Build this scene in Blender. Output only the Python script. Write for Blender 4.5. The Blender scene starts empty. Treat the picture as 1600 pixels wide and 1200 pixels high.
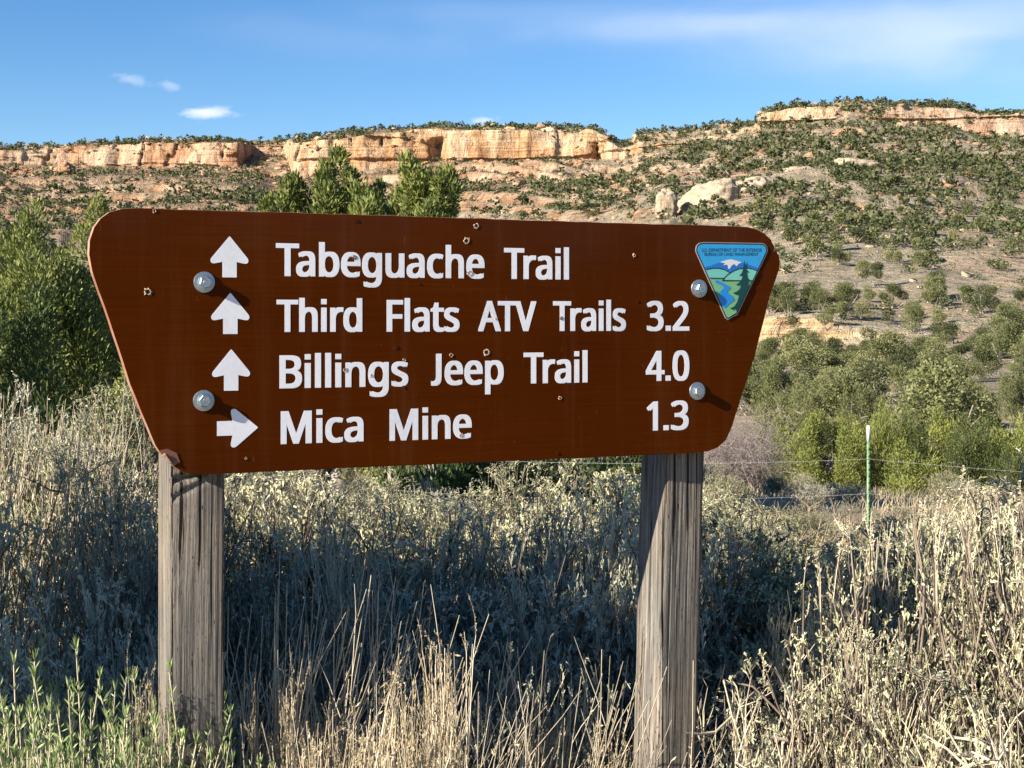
import bpy, math, random
import numpy as np
from mathutils import Vector, Matrix

sc = bpy.context.scene
C = sc.collection
PI = math.pi
rad = math.radians

# ------------------------------------------------------------------ camera
CAM_Z = 1.55
FPX = 2311.0
cam_data = bpy.data.cameras.new('camera')
cam = bpy.data.objects.new('camera', cam_data)
C.objects.link(cam)
cam.location = (0, 0, CAM_Z)
cam.rotation_euler = (rad(90), 0, 0)
cam_data.sensor_width = 36.0
cam_data.lens = FPX / 1600 * 36.0
cam_data.shift_y = -100 / 1600
cam_data.clip_start = 0.05
cam_data.clip_end = 8000
sc.camera = cam

# ------------------------------------------------------------------ light
SUN_TRAVEL = Vector((0.845, 0.562, -0.47)).normalized()
SUN_EL = math.asin(-SUN_TRAVEL.z)
sun_az = math.atan2(-SUN_TRAVEL.x, -SUN_TRAVEL.y)      # clockwise from +Y
world = bpy.data.worlds.new('World')
sc.world = world
world.use_nodes = True
wn, wl = world.node_tree.nodes, world.node_tree.links
bg = wn['Background']
sky = wn.new('ShaderNodeTexSky')
sky.sky_type = 'NISHITA'
sky.sun_disc = False
sky.sun_elevation = SUN_EL
sky.sun_rotation = sun_az
sky.altitude = 1600
sky.air_density = 1.0
sky.dust_density = 0.3
sky.ozone_density = 2.0
bg.inputs['Strength'].default_value = 0.067

sl = bpy.data.lights.new('sun', 'SUN')
sl.energy = 5.0
sl.angle = rad(0.5)
sl.color = (1.0, 0.90, 0.76)
sun = bpy.data.objects.new('sun', sl)
C.objects.link(sun)
sun.rotation_euler = SUN_TRAVEL.to_track_quat('-Z', 'Y').to_euler()
sun.location = (-20, -15, 20)

sc.view_settings.view_transform = 'Standard'
sc.view_settings.look = 'None'
sc.view_settings.gamma = 1
sc.view_settings.use_curve_mapping = False
sc.view_settings.exposure = 1.32
sc.cycles.max_bounces = 6
sc.cycles.diffuse_bounces = 3
sc.cycles.transparent_max_bounces = 8

def pixel_dir(px, py):
    return Vector(((px - 800) / FPX, 1.0, -(py - 500) / FPX)).normalized()

def clouds():
    """thin fair weather clouds as part of the sky: soft patches broken by noise, and a cirrus veil"""
    tc = wn.new('ShaderNodeTexCoord')
    sky_col = wn.new('ShaderNodeHueSaturation')
    sky_col.inputs['Saturation'].default_value = 1.32
    sky_col.inputs['Hue'].default_value = 0.506
    wl.new(sky.outputs[0], sky_col.inputs['Color'])
    total = None
    def math_node(op, a, b=None, c=None, clamp=False):
        n = wn.new('ShaderNodeMath'); n.operation = op; n.use_clamp = clamp
        for i, v in enumerate((a, b, c)):
            if v is None: continue
            if isinstance(v, (int, float)): n.inputs[i].default_value = v
            else: wl.new(v, n.inputs[i])
        return n.outputs[0]
    def blob(px, py, rx, ry, amp, scale, thr, tilt=0.0, soft=0.25):
        d = pixel_dir(px, py)
        right = Vector((d.y, -d.x, 0)).normalized()
        up = right.cross(d).normalized()
        right, up = right * math.cos(tilt) + up * math.sin(tilt), up * math.cos(tilt) - right * math.sin(tilt)
        def dot(v):
            n = wn.new('ShaderNodeVectorMath'); n.operation = 'DOT_PRODUCT'
            wl.new(tc.outputs['Generated'], n.inputs[0]); n.inputs[1].default_value = v
            return n.outputs['Value']
        # angular offsets of the direction from the cloud's centre
        a = math_node('SUBTRACT', dot(right), right.dot(d)); b = math_node('SUBTRACT', dot(up), up.dot(d))
        a = math_node('DIVIDE', a, rx / FPX); b = math_node('DIVIDE', b, ry / FPX)
        rr = math_node('ADD', math_node('MULTIPLY', a, a), math_node('MULTIPLY', b, b))
        front = math_node('GREATER_THAN', dot(d), 0.0)
        fall = math_node('EXPONENT', math_node('MULTIPLY', rr, -1.0))
        nz = wn.new('ShaderNodeTexNoise'); nz.inputs['Scale'].default_value = scale
        nz.inputs['Detail'].default_value = 6; nz.inputs['Distortion'].default_value = 0.3
        mp = wn.new('ShaderNodeMapping'); mp.inputs['Scale'].default_value = (1, 1, 2.6)
        mp.inputs['Rotation'].default_value = (0, 0, 0)
        wl.new(tc.outputs['Generated'], mp.inputs['Vector']); wl.new(mp.outputs[0], nz.inputs['Vector'])
        v = math_node('SUBTRACT', math_node('ADD', nz.outputs[0], math_node('MULTIPLY', fall, 0.55)), thr)
        v = math_node('DIVIDE', v, soft, clamp=True)
        return math_node('MULTIPLY', math_node('MULTIPLY', math_node('MULTIPLY', v, fall), amp), front)
    for args in [(322, 176, 40, 10, .78, 95, .62, 0.02), (205, 124, 30, 8, .26, 110, .68, -0.15),
                 (266, 134, 18, 8, .26, 120, .66, -0.25), (755, 189, 24, 7, .5, 120, .66, 0.05),
                 (1380, 70, 330, 75, .32, 9, .46, -0.16, 0.5), (1080, 40, 340, 26, .22, 14, .5, 0.03, 0.5),
                 (1620, 20, 260, 60, .28, 9, .46, 0.1, 0.5), (820, 20, 300, 30, .10, 12, .5, -0.02, 0.5),
                 (520, 60, 260, 40, .06, 12, .5, -0.1, 0.5)]:
        o = blob(*args)
        total = o if total is None else math_node('ADD', total, o)
    total = math_node('MINIMUM', total, 0.9)
    mix = wn.new('ShaderNodeMix'); mix.data_type = 'RGBA'
    wl.new(total, mix.inputs['Factor'])
    wl.new(sky_col.outputs[0], mix.inputs['A'])
    mix.inputs['B'].default_value = (6.8, 7.0, 7.6, 1)
    wl.new(mix.outputs['Result'], bg.inputs['Color'])
clouds()

# ------------------------------------------------------------------ helpers
def mesh_np(name, verts, quads=None, tris=None, smooth=False):
    me = bpy.data.meshes.new(name)
    verts = np.asarray(verts, dtype=np.float32).reshape(-1, 3)
    nq = 0 if quads is None else len(quads); nt = 0 if tris is None else len(tris)
    idx = []
    starts = []
    if nq:
        q = np.asarray(quads, dtype=np.int32).reshape(-1, 4); idx.append(q.ravel()); starts.append(np.arange(nq) * 4)
    if nt:
        t = np.asarray(tris, dtype=np.int32).reshape(-1, 3); idx.append(t.ravel()); starts.append(nq * 4 + np.arange(nt) * 3)
    idx = np.concatenate(idx); starts = np.concatenate(starts).astype(np.int32)
    me.vertices.add(len(verts)); me.vertices.foreach_set('co', verts.ravel())
    me.loops.add(len(idx)); me.loops.foreach_set('vertex_index', idx)
    me.polygons.add(nq + nt); me.polygons.foreach_set('loop_start', starts)
    me.update(calc_edges=True)
    if smooth: me.polygons.foreach_set('use_smooth', np.ones(nq + nt, dtype=bool))
    me.validate()
    return me

class MB:
    """collects pieces of one mesh"""
    def __init__(s): s.v = []; s.q = []; s.t = []; s.n = 0
    def add(s, v, q=None, t=None):
        v = np.asarray(v, dtype=np.float32).reshape(-1, 3)
        if q is not None and len(q): s.q.append(np.asarray(q, dtype=np.int32).reshape(-1, 4) + s.n)
        if t is not None and len(t): s.t.append(np.asarray(t, dtype=np.int32).reshape(-1, 3) + s.n)
        s.v.append(v); s.n += len(v)
    def mesh(s, name, smooth=False):
        return mesh_np(name, np.concatenate(s.v), np.concatenate(s.q) if s.q else None,
                       np.concatenate(s.t) if s.t else None, smooth)

def link(name, me, mat=None, parent=None):
    o = bpy.data.objects.new(name, me)
    C.objects.link(o)
    if mat is not None and not me.materials: me.materials.append(mat)
    if parent is not None: o.parent = parent
    return o

def tag(o, label=None, cat=None, group=None, kind=None):
    if label: o['label'] = label
    if cat: o['category'] = cat
    if group: o['group'] = group
    if kind: o['kind'] = kind
    return o

def empty(name, loc=(0, 0, 0), rz=0.0):
    o = bpy.data.objects.new(name, None)
    C.objects.link(o); o.location = loc; o.rotation_euler = (0, 0, rz)
    o.empty_display_size = 0.1
    return o

def copy_tree(o, parent=None):
    c = o.copy(); C.objects.link(c)
    if parent is not None: c.parent = parent
    for ch in [x for x in o.children]:
        copy_tree(ch, c)
    return c

# value noise -------------------------------------------------------
_rs = np.random.RandomState(7)
_LAT = _rs.rand(64, 64, 64).astype(np.float32)
def vnoise(x, y, z):
    x = np.asarray(x, dtype=np.float64); y = np.asarray(y, dtype=np.float64); z = np.asarray(z, dtype=np.float64)
    x, y, z = np.broadcast_arrays(x, y, z)
    xi = np.floor(x).astype(np.int64); yi = np.floor(y).astype(np.int64); zi = np.floor(z).astype(np.int64)
    fx = x - xi; fy = y - yi; fz = z - zi
    fx = fx * fx * (3 - 2 * fx); fy = fy * fy * (3 - 2 * fy); fz = fz * fz * (3 - 2 * fz)
    def L(a, b, c): return _LAT[(xi + a) & 63, (yi + b) & 63, (zi + c) & 63]
    c00 = L(0,0,0) * (1 - fx) + L(1,0,0) * fx; c10 = L(0,1,0) * (1 - fx) + L(1,1,0) * fx
    c01 = L(0,0,1) * (1 - fx) + L(1,0,1) * fx; c11 = L(0,1,1) * (1 - fx) + L(1,1,1) * fx
    c0 = c00 * (1 - fy) + c10 * fy; c1 = c01 * (1 - fy) + c11 * fy
    return (c0 * (1 - fz) + c1 * fz) * 2 - 1
def fbm(x, y, z, oct=4, gain=0.5):
    s = 0; a = 1; t = 0
    for i in range(oct):
        s = s + a * vnoise(np.asarray(x) * 2**i + 17.3 * i, np.asarray(y) * 2**i + 5.1 * i, np.asarray(z) * 2**i + 9.7 * i)
        t += a; a *= gain
    return s / t
def sstep(a, b, x):
    t = np.clip((x - a) / (b - a), 0, 1); return t * t * (3 - 2 * t)

# ------------------------------------------------------------------ materials
class NT:
    def __init__(s, name):
        s.m = bpy.data.materials.new(name); s.m.use_nodes = True
        s.n = s.m.node_tree.nodes; s.l = s.m.node_tree.links
        s.p = s.n['Principled BSDF']
    def put(s, sock, v):
        if hasattr(v, 'is_output') or isinstance(v, bpy.types.NodeSocket): s.l.new(v, sock)
        else: sock.default_value = v
    def pos(s, obj=True):
        if obj:
            return s.n.new('ShaderNodeTexCoord').outputs['Object']
        return s.n.new('ShaderNodeNewGeometry').outputs['Position']
    def mapping(s, v, scale=(1,1,1), rot=(0,0,0), loc=(0,0,0)):
        m = s.n.new('ShaderNodeMapping'); s.l.new(v, m.inputs['Vector'])
        m.inputs['Scale'].default_value = scale; m.inputs['Rotation'].default_value = rot; m.inputs['Location'].default_value = loc
        return m.outputs[0]
    def noise(s, v, scale, detail=3, rough=0.5, dist=0.0):
        n = s.n.new('ShaderNodeTexNoise'); s.l.new(v, n.inputs['Vector'])
        n.inputs['Scale'].default_value = scale; n.inputs['Detail'].default_value = detail
        n.inputs['Roughness'].default_value = rough; n.inputs['Distortion'].default_value = dist
        return n.outputs['Fac']
    def ramp(s, v, stops, interp='LINEAR'):
        r = s.n.new('ShaderNodeValToRGB'); s.l.new(v, r.inputs[0]); cr = r.color_ramp; cr.interpolation = interp
        while len(cr.elements) < len(stops): cr.elements.new(0.5)
        for e, (p, c) in zip(cr.elements, stops):
            e.position = p; e.color = (c, c, c, 1) if isinstance(c, (int, float)) else (*c, 1)
        return r.outputs[0]
    def math(s, op, a, b=0.0, clamp=False):
        n = s.n.new('ShaderNodeMath'); n.operation = op; n.use_clamp = clamp
        s.put(n.inputs[0], a); s.put(n.inputs[1], b); return n.outputs[0]
    def mix(s, f, a, b, blend='MIX'):
        n = s.n.new('ShaderNodeMix'); n.data_type = 'RGBA'; n.blend_type = blend
        s.put(n.inputs['Factor'], f)
        s.put(n.inputs['A'], (*a, 1) if isinstance(a, tuple) else a); s.put(n.inputs['B'], (*b, 1) if isinstance(b, tuple) else b)
        return n.outputs['Result']
    def bump(s, h, strength=0.3, dist=0.01, base=None):
        b = s.n.new('ShaderNodeBump'); s.l.new(h, b.inputs['Height'])
        b.inputs['Strength'].default_value = strength; b.inputs['Distance'].default_value = dist
        if base is not None: s.l.new(base, b.inputs['Normal'])
        return b.outputs[0]
    def sep(s, v):
        n = s.n.new('ShaderNodeSeparateXYZ'); s.l.new(v, n.inputs[0]); return n.outputs
    def objrand(s): return s.n.new('ShaderNodeObjectInfo').outputs['Random']
    def set(s, **k):
        for key, v in k.items():
            key = {'color': 'Base Color', 'rough': 'Roughness', 'metal': 'Metallic', 'normal': 'Normal',
                   'coat': 'Coat Weight', 'coat_rough': 'Coat Roughness', 'spec': 'Specular IOR Level'}[key]
            if isinstance(v, tuple): v = (*v, 1) if len(v) == 3 else v
            s.put(s.p.inputs[key], v)
        return s.m

def leaf_material(name, stops, scale, rough=0.6, transl=0.25, rnd=0.3):
    t = NT(name); p = t.pos(True)
    n1 = t.noise(p, scale, 3, 0.7)
    n2 = t.noise(p, scale * 0.12, 2, 0.5)
    isl = t.n.new('ShaderNodeNewGeometry').outputs['Random Per Island']
    f = t.math('ADD', t.math('MULTIPLY', n1, 0.45), t.math('MULTIPLY', n2, 0.3))
    f = t.math('ADD', f, t.math('MULTIPLY', isl, 0.35))
    f = t.math('ADD', f, t.math('MULTIPLY', t.math('SUBTRACT', t.objrand(), 0.5), rnd))
    f = t.math('SUBTRACT', f, 0.1)
    col = t.ramp(f, stops)
    t.set(color=col, rough=rough, spec=0.3)
    if transl > 0:
        tr = t.n.new('ShaderNodeBsdfTranslucent'); t.l.new(col, tr.inputs['Color'])
        mx = t.n.new('ShaderNodeMixShader'); mx.inputs[0].default_value = transl
        out = t.n['Material Output']
        t.l.new(t.p.outputs[0], mx.inputs[1]); t.l.new(tr.outputs[0], mx.inputs[2]); t.l.new(mx.outputs[0], out.inputs['Surface'])
    return t.m

M = {}
M['sage_leaf'] = leaf_material('sage_leaf', [(0.14, (.10, .115, .055)), (0.36, (.34, .345, .19)), (0.6, (.54, .515, .32)), (0.9, (.74, .67, .44))], 9, rnd=.55, transl=.10)
M['sage_leaf_grey'] = leaf_material('sage_leaf_grey', [(0.15, (.11, .12, .08)), (0.42, (.33, .34, .24)), (0.85, (.64, .61, .46))], 9, rnd=.5, transl=.10)
M['green_leaf'] = leaf_material('green_leaf', [(0.1, (.14, .20, .06)), (0.5, (.36, .44, .18)), (0.9, (.58, .62, .34))], 10)
M['seed_head'] = leaf_material('seed_head', [(0.1, (.30, .23, .13)), (0.5, (.48, .40, .26)), (0.9, (.66, .59, .43))], 14, transl=.15)
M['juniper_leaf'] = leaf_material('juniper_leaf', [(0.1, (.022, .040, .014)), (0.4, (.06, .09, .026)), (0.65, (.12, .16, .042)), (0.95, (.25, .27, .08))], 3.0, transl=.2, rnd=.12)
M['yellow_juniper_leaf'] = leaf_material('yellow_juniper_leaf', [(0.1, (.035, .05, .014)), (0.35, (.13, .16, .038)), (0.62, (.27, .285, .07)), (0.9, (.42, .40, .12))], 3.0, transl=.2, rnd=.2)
M['far_juniper_leaf'] = leaf_material('far_juniper_leaf', [(0.1, (.06, .07, .03)), (0.45, (.14, .155, .06)), (0.7, (.225, .235, .095)), (0.95, (.33, .30, .16))], 1.2, transl=.2, rnd=.6)
M['mixed_juniper_leaf'] = leaf_material('mixed_juniper_leaf', [(0.1, (.03, .045, .014)), (0.4, (.10, .12, .034)), (0.65, (.18, .195, .06)), (0.95, (.29, .28, .10))], 2.0, transl=.15, rnd=.3)
M['scrub_leaf'] = leaf_material('scrub_leaf', [(0.1, (.08, .08, .045)), (0.5, (.17, .155, .095)), (0.9, (.30, .26, .17))], 2, transl=.1)
M['dry_grass'] = leaf_material('dry_grass', [(0.1, (.28, .22, .12)), (0.5, (.47, .39, .24)), (0.9, (.68, .60, .42))], 5, transl=.2)

def twig_material(name, c1, c2, scale=60):
    t = NT(name); p = t.pos(True)
    n = t.noise(t.mapping(p, (1, 1, .3)), scale, 4, .6)
    isl = t.n.new('ShaderNodeNewGeometry').outputs['Random Per Island']
    f = t.math('ADD', t.math('MULTIPLY', n, .6), t.math('MULTIPLY', isl, .4))
    return t.set(color=t.ramp(f, [(.25, c1), (.8, c2)]), rough=.85, normal=t.bump(n, .5, .004), spec=.2)
M['sage_wood'] = twig_material('sage_wood', (.075, .058, .045), (.33, .27, .21))
M['pale_stem'] = twig_material('pale_stem', (.36, .30, .20), (.66, .58, .44))
M['juniper_bark'] = twig_material('juniper_bark', (.13, .11, .09), (.38, .33, .28), 20)
M['grey_twig'] = twig_material('grey_twig', (.16, .13, .12), (.36, .31, .28), 20)

def ground_material():
    t = NT('dry_soil'); p = t.pos(False)
    n1 = t.noise(p, .35, 5, .6); n2 = t.noise(p, 6, 5, .65); n3 = t.noise(p, 60, 4, .7)
    col = t.ramp(t.math('ADD', t.math('MULTIPLY', n1, .5), t.math('MULTIPLY', n2, .5)),
                 [(.3, (.20, .145, .095)), (.5, (.33, .255, .175)), (.7, (.44, .37, .26))])
    col = t.mix(.35, col, t.ramp(n3, [(.35, (.16, .12, .08)), (.65, (.48, .41, .30))]))
    return t.set(color=col, rough=.95, normal=t.bump(t.math('ADD', n2, n3), .8, .03), spec=.1)
M['soil'] = ground_material()

def hill_material():
    t = NT('canyon_rock_and_soil')
    geo = t.n.new('ShaderNodeNewGeometry')
    P = geo.outputs['Position']; N = geo.outputs['Normal']
    x, y, z = t.sep(P)
    nx, ny, nz = t.sep(N)
    big = t.noise(P, .012, 4, .55); mid = t.noise(P, .09, 5, .6); fine = t.noise(P, .7, 5, .7)
    # soil between the shrubs: pale tan, pink where the red beds weather out
    soil = t.ramp(t.math('ADD', t.math('MULTIPLY', mid, .6), t.math('MULTIPLY', fine, .4)),
                  [(.3, (.24, .20, .14)), (.48, (.37, .31, .22)), (.65, (.50, .42, .30)), (.8, (.58, .50, .37))])
    pink = t.ramp(t.noise(P, .018, 5, .6, .5), [(.48, 0.0), (.64, .6)])
    soil = t.mix(pink, soil, (.52, .33, .215))
    redder = t.math('MULTIPLY', t.ramp(t.math('DIVIDE', t.math('ADD', x, 400.0), 800.0), [(.27, 1.0), (.33, 0.0)]), t.ramp(t.math('DIVIDE', y, 1400.0), [(.58, 0.0), (.64, .85)]))
    leftside = t.math('MULTIPLY', t.ramp(t.math('DIVIDE', t.math('ADD', x, 200.0), 400.0), [(.50, 1.0), (.66, 0.0)]), t.ramp(t.math('DIVIDE', y, 1000.0), [(.55, 0.0), (.68, .8)]))
    soil = t.mix(leftside, soil, t.ramp(t.math('ADD', t.math('MULTIPLY', mid, .5), t.math('MULTIPLY', fine, .5)), [(.38, (.16, .10, .065)), (.5, (.36, .23, .14)), (.62, (.56, .41, .27))]))
    # scrub and litter seen between the trees
    lit = t.ramp(t.noise(P, .35, 5, .75), [(.46, 0.0), (.60, .65)])
    soil = t.mix(lit, soil, (.185, .18, .115))
    # strata on rock faces: colour follows the height of the bed, warped a little
    warp = t.math('MULTIPLY', t.math('SUBTRACT', big, .5), 22.0)
    zz = t.math('ADD', z, warp)
    bed = t.ramp(t.math('DIVIDE', zz, 140.0),
                 [(.0, (.55, .42, .25)), (.12, (.60, .48, .30)), (.30, (.40, .24, .14)), (.50, (.47, .28, .165)), (.62, (.46, .30, .20)),
                  (.72, (.60, .34, .17)), (.82, (.66, .44, .25)), (.90, (.72, .54, .34)), (.99, (.58, .38, .24))])
    zs = t.mapping(P, (.02, .02, .9))
    band = t.noise(zs, 1.0, 5, .65, .2)
    bed = t.mix(.75, bed, t.ramp(band, [(.34, (.48, .38, .30)), (.5, (.88, .84, .80)), (.64, (1.18, 1.12, 1.05))]), 'MULTIPLY')
    bed = t.mix(redder, bed, t.mix(band, (.34, .15, .085), (.62, .36, .20)))
    # the far right cap is redder
    redright = t.math('MULTIPLY', t.ramp(t.math('DIVIDE', x, 400.0), [(.42, 0.0), (.52, .75)]), t.ramp(t.math('DIVIDE', z, 200.0), [(.3, 0.0), (.5, 1.0)]))
    bed = t.mix(redright, bed, (.42, .25, .18))
    # desert varnish streaks running down the faces
    vs = t.noise(t.mapping(P, (.22, .22, .02)), 1.0, 5, .7, .6)
    bed = t.mix(t.ramp(vs, [(.47, 0.0), (.64, .85)]), bed, (.20, .115, .07))
    vs2 = t.noise(t.mapping(P, (.05, .05, .02)), 1.0, 4, .6, .4)
    bed = t.mix(t.ramp(vs2, [(.45, 0.0), (.6, .45)]), bed, (.72, .60, .44))
    slope = t.math('ADD', nz, t.math('MULTIPLY', t.math('SUBTRACT', mid, .5), .25))
    rockf = t.ramp(t.math('SUBTRACT', slope, t.math('MULTIPLY', leftside, .06)), [(.66, 1.0), (.86, 0.0)])
    patch = t.ramp(t.noise(P, .03, 6, .6, .6), [(.56, 0.0), (.60, .85)])
    rockf = t.math('MAXIMUM', rockf, t.math('MULTIPLY', patch, t.ramp(fine, [(.35, .5), (.55, 1.0)])))
    col = t.mix(rockf, soil, bed)
    h = t.math('ADD', t.math('ADD', t.math('MULTIPLY', mid, 1.2), fine), t.math('MULTIPLY', band, 1.3))
    h = t.math('SUBTRACT', h, t.math('MULTIPLY', t.ramp(vs, [(.46, 0.0), (.7, 1.0)]), 1.0))
    return t.set(color=col, rough=.95, normal=t.bump(h, .9, 1.6), spec=.1)
M['hill'] = hill_material()

def slickrock_material():
    t = NT('cream_slickrock'); p = t.pos(False)
    n1 = t.noise(p, .12, 5, .6); n2 = t.noise(p, 1.2, 5, .7); bands = t.noise(t.mapping(p, (.05, .05, 1.1), (.2, .1, 0)), 1, 4, .6, .3)
    col = t.ramp(t.math('ADD', t.math('MULTIPLY', n1, .5), t.math('MULTIPLY', bands, .5)),
                 [(.35, (.27, .205, .135)), (.5, (.42, .34, .24)), (.7, (.50, .42, .30))])
    col = t.mix(.3, col, t.ramp(n2, [(.4, (.30, .23, .16)), (.6, (.50, .43, .32))]))
    ck = t.ramp(t.noise(t.mapping(p, (.5, .5, .12)), 1.0, 5, .7, .8), [(.52, 0.0), (.60, .6)])
    col = t.mix(ck, col, (.17, .12, .08))
    return t.set(color=col, rough=.95, normal=t.bump(t.math('ADD', n2, bands), .7, .5), spec=.1)
M['slickrock'] = slickrock_material()

# ------------------------------------------------------------------ ground and canyon country
def at(px, py, Y):
    return np.array([(px - 800) / FPX * Y, Y, CAM_Z - (py - 500) / FPX * Y])

def ground_z(x, y):
    x = np.asarray(x, dtype=float); y = np.asarray(y, dtype=float)
    d = np.hypot(x, y)
    z = -2.05 * sstep(5.0, 27.0, np.where(y > 0, d, d * 0.45))
    z = z - 1.9 * sstep(27.0, 50.0, np.where(y > 0, d, 0.0))
    z = z + 0.05 * fbm(x * .9, y * .9, 0, 3) * sstep(0, 3, d) + 0.25 * fbm(x * .05, y * .05, 3, 2) * sstep(15, 60, d)
    z = z + 0.35 * sstep(-1.2, -3.5, x) * sstep(2.5, 4.0, y) * (1 - sstep(10, 25, d))
    return z

def build_ground():
    rr = np.concatenate([np.linspace(0.0, 12, 60), np.geomspace(12.5, 6000, 60)])
    th = np.linspace(0, 2 * PI, 181)[:-1]
    R, T = np.meshgrid(rr[1:], th, indexing='ij')
    X = R * np.sin(T); Y = R * np.cos(T)
    Z = ground_z(X, Y)
    v = np.stack([X, Y, Z], -1).reshape(-1, 3)
    nr, nt = X.shape
    i, j = np.meshgrid(np.arange(nr - 1), np.arange(nt), indexing='ij')
    a = i * nt + j; b = i * nt + (j + 1) % nt
    q = np.stack([a, a + nt, b + nt, b], -1).reshape(-1, 4)
    v = np.concatenate([v, [[0, 0, float(ground_z(0, 0))]]])
    c = len(v) - 1
    t = np.stack([np.full(nt, c), np.arange(nt), (np.arange(nt) + 1) % nt], -1)
    o = link('ground', mesh_np('ground', v, q, t, True), M['soil'])
    tag(o, 'dry sandy ground under the sagebrush and grass', kind='structure')
build_ground()

# profile of the land along each compass column: (px, [(distance, pixel row) ...])
# rows: foot, low slope, ledge foot, ledge top, mid slope, bench, cliff foot, cliff top, crest
PROFILE = [
    (-900, [(60, 610), (150, 560), (330, 470), (331, 468), (560, 370), (780, 300), (960, 262), (964, 246), (990, 240)]),
    (-200, [(60, 610), (150, 560), (330, 460), (331, 458), (560, 360), (780, 300), (970, 258), (974, 238), (1000, 232)]),
    (0,    [(60, 610), (150, 560), (330, 455), (331, 453), (560, 355), (780, 300), (980, 258), (984, 236), (1010, 230)]),
    (60,   [(60, 610), (150, 560), (330, 455), (331, 453), (560, 355), (780, 300), (985, 257), (989, 233), (1010, 229)]),
    (120,  [(60, 610), (150, 560), (330, 455), (331, 453), (560, 355), (790, 298), (985, 256), (990, 227), (1010, 223)]),
    (250,  [(60, 610), (150, 560), (330, 455), (331, 453), (560, 355), (800, 296), (975, 258), (981, 222), (1005, 217)]),
    (375,  [(60, 610), (150, 560), (330, 455), (331, 453), (560, 350), (800, 292), (965, 260), (971, 222), (1000, 217)]),
    (392,  [(60, 610), (150, 560), (330, 455), (331, 453), (560, 350), (830, 290), (1010, 240), (1020, 226), (1045, 219)]),
    (442,  [(60, 610), (150, 560), (330, 455), (331, 453), (560, 350), (830, 300), (1010, 242), (1020, 226), (1045, 219)]),
    (452,  [(60, 610), (150, 560), (330, 455), (331, 453), (560, 350), (800, 315), (900, 283), (908, 222), (935, 215)]),
    (520,  [(60, 610), (150, 560), (330, 455), (331, 453), (560, 350), (800, 305), (900, 272), (908, 217), (940, 210)]),
    (600,  [(60, 610), (150, 560), (330, 455), (331, 453), (560, 350), (800, 300), (900, 262), (908, 208), (945, 203)]),
    (700,  [(60, 610), (150, 560), (330, 455), (331, 453), (560, 345), (800, 295), (900, 252), (908, 203), (945, 198)]),
    (830,  [(60, 610), (150, 560), (330, 455), (331, 453), (560, 345), (790, 290), (895, 250), (903, 204), (940, 200)]),
    (920,  [(60, 610), (150, 560), (330, 450), (331, 448), (560, 340), (780, 288), (890, 250), (897, 208), (930, 205)]),
    (972,  [(60, 610), (150, 555), (330, 445), (331, 443), (540, 335), (760, 285), (880, 250), (884, 236), (910, 226)]),
    (1000, [(60, 610), (150, 550), (320, 440), (321, 438), (520, 330), (740, 275), (870, 235), (872, 230), (900, 209)]),
    (1100, [(60, 610), (140, 565), (260, 480), (262, 475), (450, 345), (660, 265), (850, 222), (852, 218), (885, 199)]),
    (1174, [(60, 612), (140, 568), (215, 540), (217, 510), (430, 345), (640, 255), (840, 206), (842, 202), (870, 193)]),
    (1184, [(60, 614), (140, 568), (210, 540), (212, 502), (430, 345), (640, 255), (836, 197), (840, 178), (868, 170)]),
    (1240, [(60, 616), (140, 568), (205, 545), (208, 499), (420, 345), (640, 252), (836, 192), (841, 170), (870, 163)]),
    (1300, [(60, 620), (140, 570), (200, 550), (203, 505), (420, 345), (640, 250), (832, 188), (837, 168), (865, 159)]),
    (1332, [(60, 620), (140, 570), (200, 545), (203, 510), (420, 345), (640, 250), (830, 180), (832, 176), (860, 156)]),
    (1380, [(60, 622), (130, 575), (200, 535), (202, 515), (420, 350), (640, 250), (828, 188), (830, 184), (860, 158)]),
    (1410, [(60, 624), (120, 575), (200, 525), (201, 522), (420, 350), (640, 250), (826, 190), (830, 166), (860, 160)]),
    (1500, [(58, 630), (110, 575), (200, 515), (201, 512), (420, 350), (640, 252), (820, 199), (825, 168), (850, 163)]),
    (1535, [(58, 630), (108, 572), (200, 512), (201, 509), (420, 352), (640, 256), (816, 212), (824, 182), (850, 176)]),
    (1600, [(56, 632), (105, 568), (200, 510), (201, 507), (420, 355), (640, 258), (812, 212), (818, 180), (850, 177)]),
    (1900, [(56, 634), (100, 565), (200, 510), (201, 507), (420, 355), (640, 260), (810, 212), (818, 190), (850, 184)]),
    (2500, [(56, 634), (100, 565), (200, 510), (201, 507), (420, 355), (640, 262), (810, 216), (818, 196), (850, 190)]),
]
SEG = [10, 24, 16, 20, 56, 66, 66, 46, 10]    # rows between profile points, the last one from crest to plateau edge

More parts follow.
